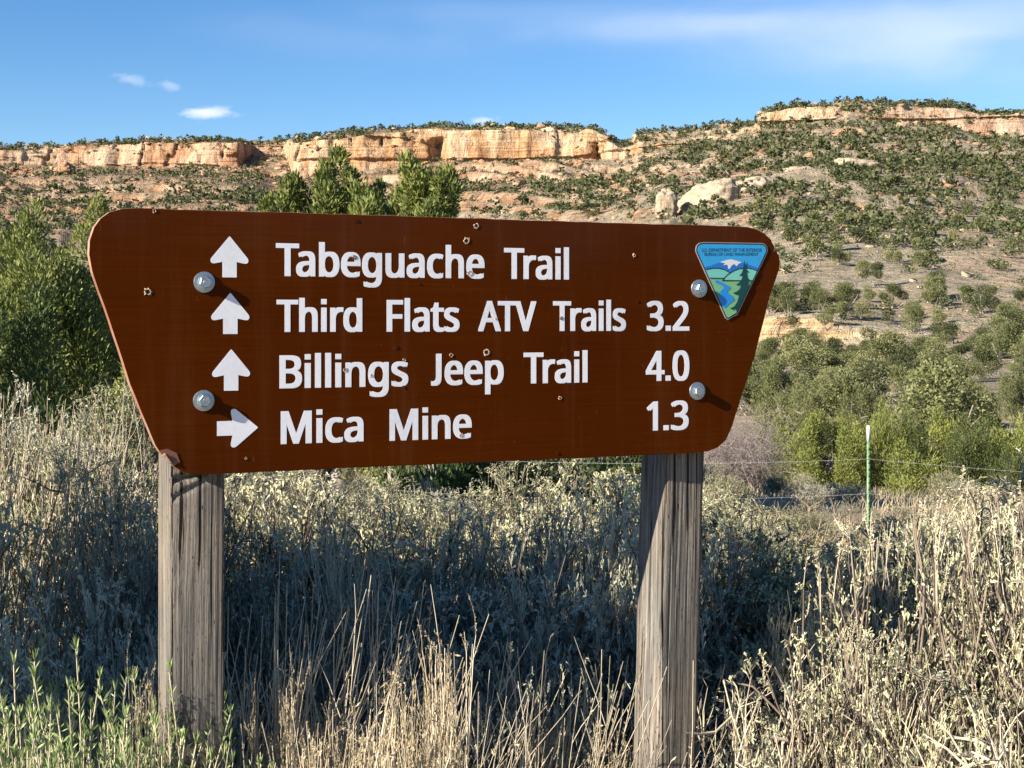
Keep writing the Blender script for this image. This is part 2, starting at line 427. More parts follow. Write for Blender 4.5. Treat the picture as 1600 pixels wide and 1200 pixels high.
def build_hill():
    cols = np.concatenate([np.arange(-900, -60, 14), np.arange(-60, 1660, 3.0), np.arange(1660, 2500, 14)])
    pxs = np.array([p[0] for p in PROFILE], float)
    K = len(PROFILE[0][1])
    D = np.array([[k[0] for k in p[1]] for p in PROFILE], float)
    PY = np.array([[k[1] for k in p[1]] for p in PROFILE], float)
    D[:, 0] = 51.0; PY[:, 0] = 748.0; D[pxs > 1050, 1] = 86.0; PY[pxs > 1050, 1] = 668.0
    Zc = CAM_Z - (PY - 500) / FPX * D
    # wander the break lines a little so that nothing runs straight
    cx = cols + 10 * vnoise(cols / 35.0, 0, 3) + 4 * vnoise(cols / 11.0, 0, 5)
    Dc = np.stack([np.interp(cx, pxs, D[:, k]) for k in range(K)], 0)
    Zk = np.stack([np.interp(cx, pxs, Zc[:, k]) for k in range(K)], 0)
    rows_d = []; rows_z = []; kind = []
    for k in range(K - 1):
        n = SEG[k]
        t = np.arange(n) / n
        for s in t:
            if k in (2, 6): e = s
            else: e = s
            rows_d.append(Dc[k] * (1 - s) + Dc[k + 1] * s)
            rows_z.append(Zk[k] * (1 - e) + Zk[k + 1] * e)
            kind.append(k + s)
    n = SEG[-1]
    for s in np.arange(n + 1) / n:
        rows_d.append(Dc[-1] * (1 - s) + (Dc[-1] + 500) * s)
        rows_z.append(Zk[-1] + 4 * s - 10 * s * s * 3)
        kind.append(K - 1 + s)
    Dm = np.array(rows_d); Zm = np.array(rows_z); Kd = np.array(kind)[:, None] * np.ones_like(Dm)
    tx = (cols - 800) / FPX
    X = tx[None, :] * Dm; Y = Dm.copy()
    # the first rows follow the flats and tuck under the ground sheet
    amp = np.maximum(sstep(70, 260, Dm), .22 * sstep(52, 70, Dm))
    oncliffU = sstep(5.75, 6.02, Kd) * (1 - sstep(7.0, 7.3, Kd))
    oncliffL = sstep(1.9, 2.02, Kd) * (1 - sstep(3.0, 3.1, Kd))
    flat = 1 - np.maximum(oncliffU, oncliffL)
    Z = Zm.copy()
    crest = sstep(7.0, 8.0, Kd)
    # gullies and swells
    Z += amp * flat * (1 - .7 * crest) * (5.0 * fbm(X / 95, Y / 160, 1, 4) + 2.2 * (np.abs(fbm(X / 40, Y / 110, 4, 3)) * 2 - .4))
    Z += .9 * amp * flat * fbm(X / 14, Y / 14, 6, 3) + .35 * amp * fbm(X / 4.5, Y / 4.5, 8, 2)
    # benches: harder beds stand out as steps
    h = 8.0 + 3.0 * (1 - sstep(700, 1000, cols))[None, :]
    u = Z / h + .35 * fbm(X / 120, Y / 120, 11, 2)
    fr = u - np.floor(u)
    step = (sstep(.55, .95, fr) - fr) * h
    left = 1 - sstep(960, 1120, cols)[None, :] * (1 - .35)
    mask = sstep(-.45, -.05, fbm(X / 70, Y / 70, 13, 3)) * sstep(240, 420, Dm) * flat * (1 - crest)
    Z += step * mask * (1.0 * left + .12)
    # depth relief of the cliff faces: alcoves, buttresses, beds
    push = oncliffU * (11 * fbm(X / 34, Z / 70, 2, 4) + 3.2 * fbm(X / 9, Z / 22, 5, 3) + 1.4 * fbm(X / 60, Z / 2.6, 7, 3))
    ck1 = vnoise(X / 15, Z / 80, 31); ck2 = vnoise(X / 7, Z / 34 + 3, 37)
    push += oncliffU * (3.4 * np.exp(-(ck1 / .05) ** 2) * (vnoise(X / 60, 2, 47) > -.1) + 1.2 * np.exp(-(ck2 / .07) ** 2) + 2.6 * sstep(.0, .1, vnoise(X / 120, Z / 3.4, 41)) + .9 * fbm(X / 5, Z / 5, 43, 2))
    alc = np.exp(-((cols - 684) / 12.0) ** 2)[None, :] * sstep(6.0, 6.15, Kd) * (1 - sstep(6.6, 6.85, Kd)) * 12
    alc += np.exp(-((cols - 935) / 9.0) ** 2)[None, :] * sstep(6.0, 6.1, Kd) * (1 - sstep(6.5, 6.8, Kd)) * 8
    push = push + alc
    push += oncliffL * (2.2 * fbm(X / 12, Z / 6, 2, 4) + .5 * fbm(X / 20, Z / .8, 7, 2))
    push += amp * mask * 3.0 * fbm(X / 18, Z / 5, 9, 3)
    Y2 = Y + push
    X2 = X + push * tx[None, :] * 1.0
    Z += crest * .8 * fbm(X / 25, Y / 25, 21, 3)
    low = 1 - sstep(0, .9, Kd)
    Z -= low * .5
    V = np.stack([X2, Y2, Z], -1)
    nr, nc = Dm.shape
    i, j = np.meshgrid(np.arange(nr - 1), np.arange(nc - 1), indexing='ij')
    a = i * nc + j
    q = np.stack([a, a + 1, a + nc + 1, a + nc], -1).reshape(-1, 4)
    me = mesh_np('canyon_hillside', V.reshape(-1, 3), q, None, True)
    o = link('canyon_hillside', me, M['hill'])
    tag(o, 'juniper dotted canyon hillside rising to sandstone rim cliffs', kind='structure')
    return V, Kd, cols
HV, HK, HCOLS = build_hill()

def terrain_z(x, y):
    if y < 51: return float(ground_z(x, y))
    j = int(np.argmin(np.abs(HCOLS - (800 + x / y * FPX))))
    return float(np.interp(y, HV[:100, j, 1], HV[:100, j, 2]))

def build_far_ridge():
    """low hills all round behind the camera, where the sign's gloss can see them"""
    th = np.linspace(rad(42), rad(318), 150)
    v = []
    prof = [(420, -2.2), (700, 8), (1000, 40), (1200, 62), (1500, 70)]
    for d, z in prof:
        zz = z * (.75 + .5 * fbm(th * 5, d / 400, 2, 4))
        v.append(np.stack([d * np.sin(th), d * np.cos(th), zz], -1))
    V = np.array(v); nr, nc = V.shape[:2]
    i, j = np.meshgrid(np.arange(nr - 1), np.arange(nc - 1), indexing='ij')
    a = i * nc + j
    o = link('far_hills', mesh_np('far_hills', V.reshape(-1, 3), np.stack([a, a + 1, a + nc + 1, a + nc], -1).reshape(-1, 4), None, True), M['hill'])
    tag(o, 'low hills across the valley', kind='structure')
build_far_ridge()

# ------------------------------------------------------------------ foliage primitives (numpy)
def unit(v): return v / np.maximum(np.linalg.norm(v, axis=-1, keepdims=True), 1e-9)
def leaf_quads(rs, base, dirs, L, Wd, shape='wedge'):
    """base (n,3), dirs (n,3) -> verts, quads; a leaf is one narrow quad with its own twist"""
    n = len(base); dirs = unit(dirs)
    side = unit(np.cross(dirs, rs.normal(size=(n, 3))))
    L = np.broadcast_to(L, (n,))[:, None]; Wd = np.broadcast_to(Wd, (n,))[:, None]
    if shape == 'wedge':
        v = np.stack([base - side * Wd * .18, base + side * Wd * .18, base + dirs * L + side * Wd * .5, base + dirs * L - side * Wd * .5], 1)
    else:
        v = np.stack([base, base + dirs * L * .5 + side * Wd * .5, base + dirs * L, base + dirs * L * .5 - side * Wd * .5], 1)
    return v.reshape(-1, 3), np.arange(n * 4).reshape(-1, 4)

def tube(mb, pts, radii, sides=4):
    pts = np.asarray(pts, float); n = len(pts)
    tang = np.gradient(pts, axis=0); tang = unit(tang)
    ref = np.array([0.31, 0.17, 0.93]) if abs(tang[0][2]) < .8 else np.array([0.93, .3, .1])
    a = unit(np.cross(tang, ref)); b = np.cross(tang, a)
    ang = np.arange(sides) * 2 * PI / sides
    ring = a[:, None, :] * np.cos(ang)[None, :, None] + b[:, None, :] * np.sin(ang)[None, :, None]
    v = pts[:, None, :] + ring * np.asarray(radii)[:, None, None]
    i, j = np.meshgrid(np.arange(n - 1), np.arange(sides), indexing='ij')
    q = np.stack([i * sides + j, i * sides + (j + 1) % sides, (i + 1) * sides + (j + 1) % sides, (i + 1) * sides + j], -1).reshape(-1, 4)
    mb.add(v.reshape(-1, 3), q)

def path(rs, p, d, L, n, wob, trop=0.0):
    pts = [p]; d = d / np.linalg.norm(d)
    for i in range(n):
        d = d + rs.normal(size=3) * wob + np.array([0, 0, trop])
        d = d / np.linalg.norm(d)
        pts.append(pts[-1] + d * L / n)
    return np.array(pts), d

# ------------------------------------------------------------------ hillside trees, scrub and rocks
def far_tree_mesh(rs, nleaf, size, H=1.0):
    """unit tall scrubby pinyon or juniper: uneven lobes of leaf clumps on a short trunk"""
    nl = rs.randint(5, 9)
    lob = np.stack([rs.normal(0, .26, nl), rs.normal(0, .26, nl), rs.uniform(.25, .82, nl)], -1)
    lob[:, :2] *= (1.15 - lob[:, 2:3])
    lr = rs.uniform(.16, .30, nl)
    k = rs.randint(0, nl, nleaf)
    dirs = unit(rs.normal(size=(nleaf, 3)))
    base = lob[k] + dirs * lr[k][:, None] * rs.uniform(.45, 1.05, nleaf)[:, None] * np.array([1, 1, .85])
    base[:, 2] = np.maximum(base[:, 2], .03)
    return leaf_quads(rs, base, dirs + rs.normal(size=(nleaf, 3)) * .6 + np.array([0, 0, .5]), size * rs.uniform(.7, 1.3, nleaf), size * rs.uniform(.6, 1.0, nleaf), 'rhomb')

def sample_hill(rs, n):
    nr, nc = HV.shape[:2]
    i = rs.uniform(0, nr - 1.001, n); j = rs.uniform(0, nc - 1.001, n)
    return i, j
def hill_interp(i, j):
    i0 = i.astype(int); j0 = j.astype(int); fi = (i - i0)[:, None]; fj = (j - j0)[:, None]
    P = HV[i0, j0] * (1 - fi) * (1 - fj) + HV[i0 + 1, j0] * fi * (1 - fj) + HV[i0, j0 + 1] * (1 - fi) * fj + HV[i0 + 1, j0 + 1] * fi * fj
    e1 = HV[i0 + 1, j0] - HV[i0, j0]; e2 = HV[i0, j0 + 1] - HV[i0, j0]
    nrm = np.cross(e2, e1); area = np.linalg.norm(nrm, axis=1)
    nz = np.abs(nrm[:, 2]) / np.maximum(area, 1e-9)
    return P, np.abs(nrm[:, 2]), nz, HK[i0, 0] + fi[:, 0] * 0

def scatter(rs, n, density, minnz, seed):
    i, j = sample_hill(rs, n)
    P, area, nz, kd = hill_interp(i, j)
    # n samples over (nr-1)(nc-1) cells: expected count per cell n/cells; keep with prob area*density/expected
    cells = (HV.shape[0] - 1) * (HV.shape[1] - 1)
    keep = rs.rand(n) < area * density * cells / n
    dn = 1.3 * fbm(P[:, 0] / 26, P[:, 1] / 34, seed, 4)
    keep &= (dn + rs.uniform(-.45, .45, n)) > -.12 - .5 * (P[:, 1] < 240)
    keep &= nz > minnz
    keep &= P[:, 1] > 66
    return P[keep], kd[keep]

def on_screen(P, m=15):
    px = 800 + P[:, 0] / P[:, 1] * FPX; py = 500 - (P[:, 2] - CAM_Z) / P[:, 1] * FPX
    vis = (px > -m) & (px < 1600 + m) & (P[:, 1] > 0)
    behind_board = (px > 185) & (px < 1165) & (py > 345) & (py < 720)
    return vis & ~behind_board, px, py

def build_hill_cover():
    rs = np.random.RandomState(11)
    P, kd = scatter(rs, 900000, 1 / 25.0, .68, 31)
    lf = (P[:, 0] / P[:, 1] * FPX + 800 < 980) & (kd > 4.2) & (rs.rand(len(P)) < .08)
    P = P[~lf]
    rim = rs.rand(len(P)) < .0
    # rim line trees: dense along the crest
    nr, nc = HV.shape[:2]
    n = 1500
    rows = np.where((HK[:, 0] >= 7.25) & (HK[:, 0] <= 8.35))[0]
    i = rs.uniform(rows[0], rows[-1], n); j = rs.uniform(0, nc - 1.001, n)
    P2 = hill_interp(i, j)[0]
    P = np.concatenate([P, P2])
    vis, px, py = on_screen(P)
    P = P[vis | (rs.rand(len(P)) < .12)]
    vis, px, py = on_screen(P)
    crestf = np.concatenate([np.zeros(len(P) - 0)])
    hgt = np.clip(np.exp(rs.normal(.95, .36, len(P))), .9, 4.7) * np.where(P[:, 1] > 780, .82, 1.0) * np.where(P[:, 1] > 780, .9, 1.0)
    wid = np.minimum(hgt * rs.uniform(.9, 1.5, len(P)), 4.8)
    app = hgt / P[:, 1] * (vis & (py < 720))
    order = np.argsort(-app)
    near = order[:285]; rest = order[285:]
    # individuals
    protos = []
    for k in range(7):
        r2 = np.random.RandomState(100 + k)
        v, q = far_tree_mesh(r2, 900, .085)
        crown = mesh_np('crown', v, q)
        t = MB()
        for s in range(3):
            pts, _ = path(r2, np.array([r2.normal(0, .02), r2.normal(0, .02), -.12]), np.array([r2.normal(0, .35), r2.normal(0, .35), 1.0]), .75, 5, .12)
            tube(t, pts, np.linspace(.03, .006, 6), 4)
        protos.append((crown, t.mesh('trunk')))
    for k in range(6):
        v, q = far_tree_mesh(np.random.RandomState(150 + k), 3800, .036)
        protos.append((mesh_np('crown', v, q), protos[k][1]))
    first = {}
    for idx in near:
        p = P[idx]
        k = rs.randint(7) if p[1] > 300 else 7 + rs.randint(6)
        if k not in first:
            root = empty('juniper_bush')
            tag(root, 'small round juniper dotted over the open canyon hillside', 'tree', 'junipers scattered on the hillside')
            link('crown', protos[k][0], M['far_juniper_leaf'], root); link('trunk', protos[k][1], M['juniper_bark'], root)
            first[k] = root; o = root
        else: o = copy_tree(first[k])
        ppx = 800 + p[0] / p[1] * FPX; ppy = 500 - (p[2] - CAM_Z) / p[1] * FPX
        o['label'] = ('juniper on the slopes left of the sign below the mesa' if ppx < 700 else
                      'juniper on the lowest slope just above the row of bushes behind the fence' if ppy > 575 else
                      'juniper around the foot of the pale rock ledge right of the sign' if ppy > 500 else
                      'juniper on the open slope directly above the pale rock ledge' if ppy > 420 else
                      'juniper about halfway up the right hillside' if ppy > 330 else 'juniper high on the right hillside')
        o.location = (p[0], p[1], p[2] - .05)
        o.rotation_euler = (0, 0, rs.uniform(0, 6.28))
        o.scale = (wid[idx], wid[idx], hgt[idx])
    # the rest as one mass
    lods = [[far_tree_mesh(np.random.RandomState(200 + k), m, sz) for k in range(8)] for m, sz in ((84, .19), (34, .33), (18, .46), (240, .11))]
    mb = MB()
    for idx in rest:
        d = P[idx, 1]
        if d < 120: continue
        L = 3 if d < 210 else 0 if d < 350 else (1 if d < 620 else 2)
        if not vis[idx]: L = 2
        v, q = lods[L][rs.randint(8)]
        a = rs.uniform(0, 6.28); c, s = math.cos(a), math.sin(a)
        vv = np.stack([(v[:, 0] * c - v[:, 1] * s) * wid[idx], (v[:, 0] * s + v[:, 1] * c) * wid[idx], v[:, 2] * hgt[idx]], -1) + P[idx] - np.array([0, 0, .1])
        mb.add(vv, q)
    o = link('distant_juniper_cover', mb.mesh('distant_juniper_cover'), M['far_juniper_leaf'])
    tag(o, 'far pinyon and juniper woodland speckling the mesa slopes and rim', 'woodland', kind='stuff')
    # low scrub between
    P, kd = scatter(rs, 700000, 1 / 6.0, .62, 41)
    vis, px, py = on_screen(P); P = P[vis]
    if len(P) > 26000: P = P[rs.permutation(len(P))[:26000]]
    n = len(P); m = 4
    base = np.repeat(P, m, 0) + rs.normal(size=(n * m, 3)) * np.array([.35, .35, .1])
    s = rs.uniform(.35, .8, n * m) * np.repeat(np.clip(P[:, 1] / 400, .5, 1.3), m)
    v, q = leaf_quads(rs, base, rs.normal(size=(n * m, 3)) + np.array([0, 0, 1.2]), s, s * .8, 'rhomb')
    # the flats at the foot of the slope: small tussocks, finer because they are near
    n2 = 42000
    yy = rs.uniform(38, 175, n2); xx = rs.uniform(-.37, .37, n2) * yy
    ii = np.interp(yy, HV[:, HV.shape[1] // 2, 1][:56], np.arange(56)); jj = np.interp(xx / yy * FPX + 800, HCOLS, np.arange(len(HCOLS)))
    Ph = hill_interp(np.clip(ii, 0, 54.9), jj)[0]
    zz = np.where(yy > 51.5, Ph[:, 2], ground_z(xx, yy))
    keep = (fbm(xx / 5, yy / 8, 61, 3) + rs.uniform(-.4, .4, n2)) > -.05
    B2 = np.stack([xx, yy, zz], -1)[keep]; B2 = np.repeat(B2, 3, 0) + rs.normal(size=(len(B2) * 3, 3)) * np.array([.15, .15, .03])
    s2 = rs.uniform(.08, .24, len(B2))
    v2, q2 = leaf_quads(rs, B2, rs.normal(size=(len(B2), 3)) * .7 + np.array([0, 0, 1.2]), s2, s2 * .5, 'rhomb')
    q2 = q2 + len(v); v = np.concatenate([v, v2]); q = np.concatenate([q, q2])
    o = link('hillside_scrub', mesh_np('hillside_scrub', v, q), M['scrub_leaf'])
    tag(o, 'low grey scrub between the junipers on the hillside', 'scrub', kind='stuff')
    # rocks
    P, kd = scatter(rs, 400000, 1 / 30.0, .0, 51)
    vis, px, py = on_screen(P); P = P[vis]
    if len(P) > 6500: P = P[rs.permutation(len(P))[:6500]]
    octv = np.array([(1,0,0),(0,1,0),(-1,0,0),(0,-1,0),(.6,.6,.7),(-.6,.55,.75),(-.5,-.6,.6),(.6,-.5,.7),(0,0,-.8)], float)
    octt = np.array([(0,1,4),(1,2,5),(2,3,6),(3,0,7),(4,5,6),(4,6,7),(1,5,4),(2,6,5),(3,7,6),(0,4,7),(1,0,8),(2,1,8),(3,2,8),(0,3,8)])
    n = len(P); sz = rs.uniform(.2, 1.0, n) ** 3 * 1.9 + .2
    sz *= np.clip(P[:, 1] / 450, .35, 1.5)
    jit = octv[None] * (1 + .3 * rs.normal(size=(n, 9, 1))) * sz[:, None, None] * rs.uniform(.6, 1.3, (n, 1, 3))
    a = rs.uniform(0, 6.28, n); c, s = np.cos(a)[:, None], np.sin(a)[:, None]
    vv = np.stack([jit[..., 0] * c - jit[..., 1] * s, jit[..., 0] * s + jit[..., 1] * c, jit[..., 2] * .7], -1) + P[:, None, :]
    tt = (octt[None] + (np.arange(n) * 9)[:, None, None]).reshape(-1, 3)
    o = link('talus_rubble', mesh_np('talus_rubble', vv.reshape(-1, 3), None, tt), M['hill'])
    tag(o, 'pale sandstone rubble strewn over the slopes', 'rubble', kind='stuff')
build_hill_cover()

def ico_rock(name, px, py, D, rx, ry, rz, seed, label, sub=48, tilt=0.0, mat='slickrock'):
    """weathered sandstone dome standing out of the slope"""
    c = at(px, py, D)
    th, ph = np.meshgrid(np.linspace(0, 2 * PI, sub * 2 + 1)[:-1], np.linspace(.02, PI - .02, sub), indexing='xy')
    n = np.stack([np.sin(ph) * np.cos(th), np.sin(ph) * np.sin(th), np.cos(ph)], -1)
    n = np.sign(n) * np.abs(n) ** .8
    f = 1 + .22 * fbm(n[..., 0] * 1.6 + seed, n[..., 1] * 1.6, n[..., 2] * 1.6, 4) + .04 * fbm(n[..., 0] * 2, n[..., 1] * 2 + seed, n[..., 2] * 9, 3)
    P = n * f[..., None] * np.array([rx, ry, rz])
    P = np.stack([P[..., 0] * math.cos(tilt) - P[..., 2] * math.sin(tilt), P[..., 1], P[..., 0] * math.sin(tilt) + P[..., 2] * math.cos(tilt)], -1)
    q_ = P / 3.0 + seed
    P = P * (1 + .20 * fbm(q_[..., 0], q_[..., 1], q_[..., 2] * 2.2, 4))[..., None] + c
    nr, nc = P.shape[:2]
    i, j = np.meshgrid(np.arange(nr - 1), np.arange(nc), indexing='ij')
    q = np.stack([i * nc + j, (i + 1) * nc + j, (i + 1) * nc + (j + 1) % nc, i * nc + (j + 1) % nc], -1).reshape(-1, 4)
    o = link(name, mesh_np(name, P.reshape(-1, 3), q, None, True), M[mat])
    tag(o, label, 'rock', 'sandstone domes on the right hillside')
ico_rock('sandstone_outcrop', 1042, 322, 470, 3.6, 4, 5.4, 3, 'upright cream sandstone dome at the left end of the slickrock')
ico_rock('sandstone_outcrop', 1108, 318, 480, 10.5, 8, 6.6, 9, 'broad smooth cream slickrock dome beside the upright one', tilt=.32)
ico_rock('sandstone_outcrop', 1160, 300, 500, 9, 8, 4.0, 19, 'lower slickrock shoulder right of the broad cream dome', tilt=.25)
ico_rock('sandstone_outcrop', 1250, 272, 560, 7.5, 6, 2.6, 21, 'low pale sandstone hump high on the right slope')
ico_rock('sandstone_outcrop', 1340, 257, 600, 10.0, 6, 2.2, 27, 'wide low pale sandstone hump under the capped summit', tilt=-.1)
ico_rock('sandstone_pillar', 101, 272, 900, 6.0, 6, 7.0, 14, 'red sandstone pillar standing on the far left slope', mat='hill')
ico_rock('sandstone_ledge', 945, 294, 800, 16, 6, 4.0, 33, 'pale red sandstone ledge below the end of the great cliff', mat='hill')

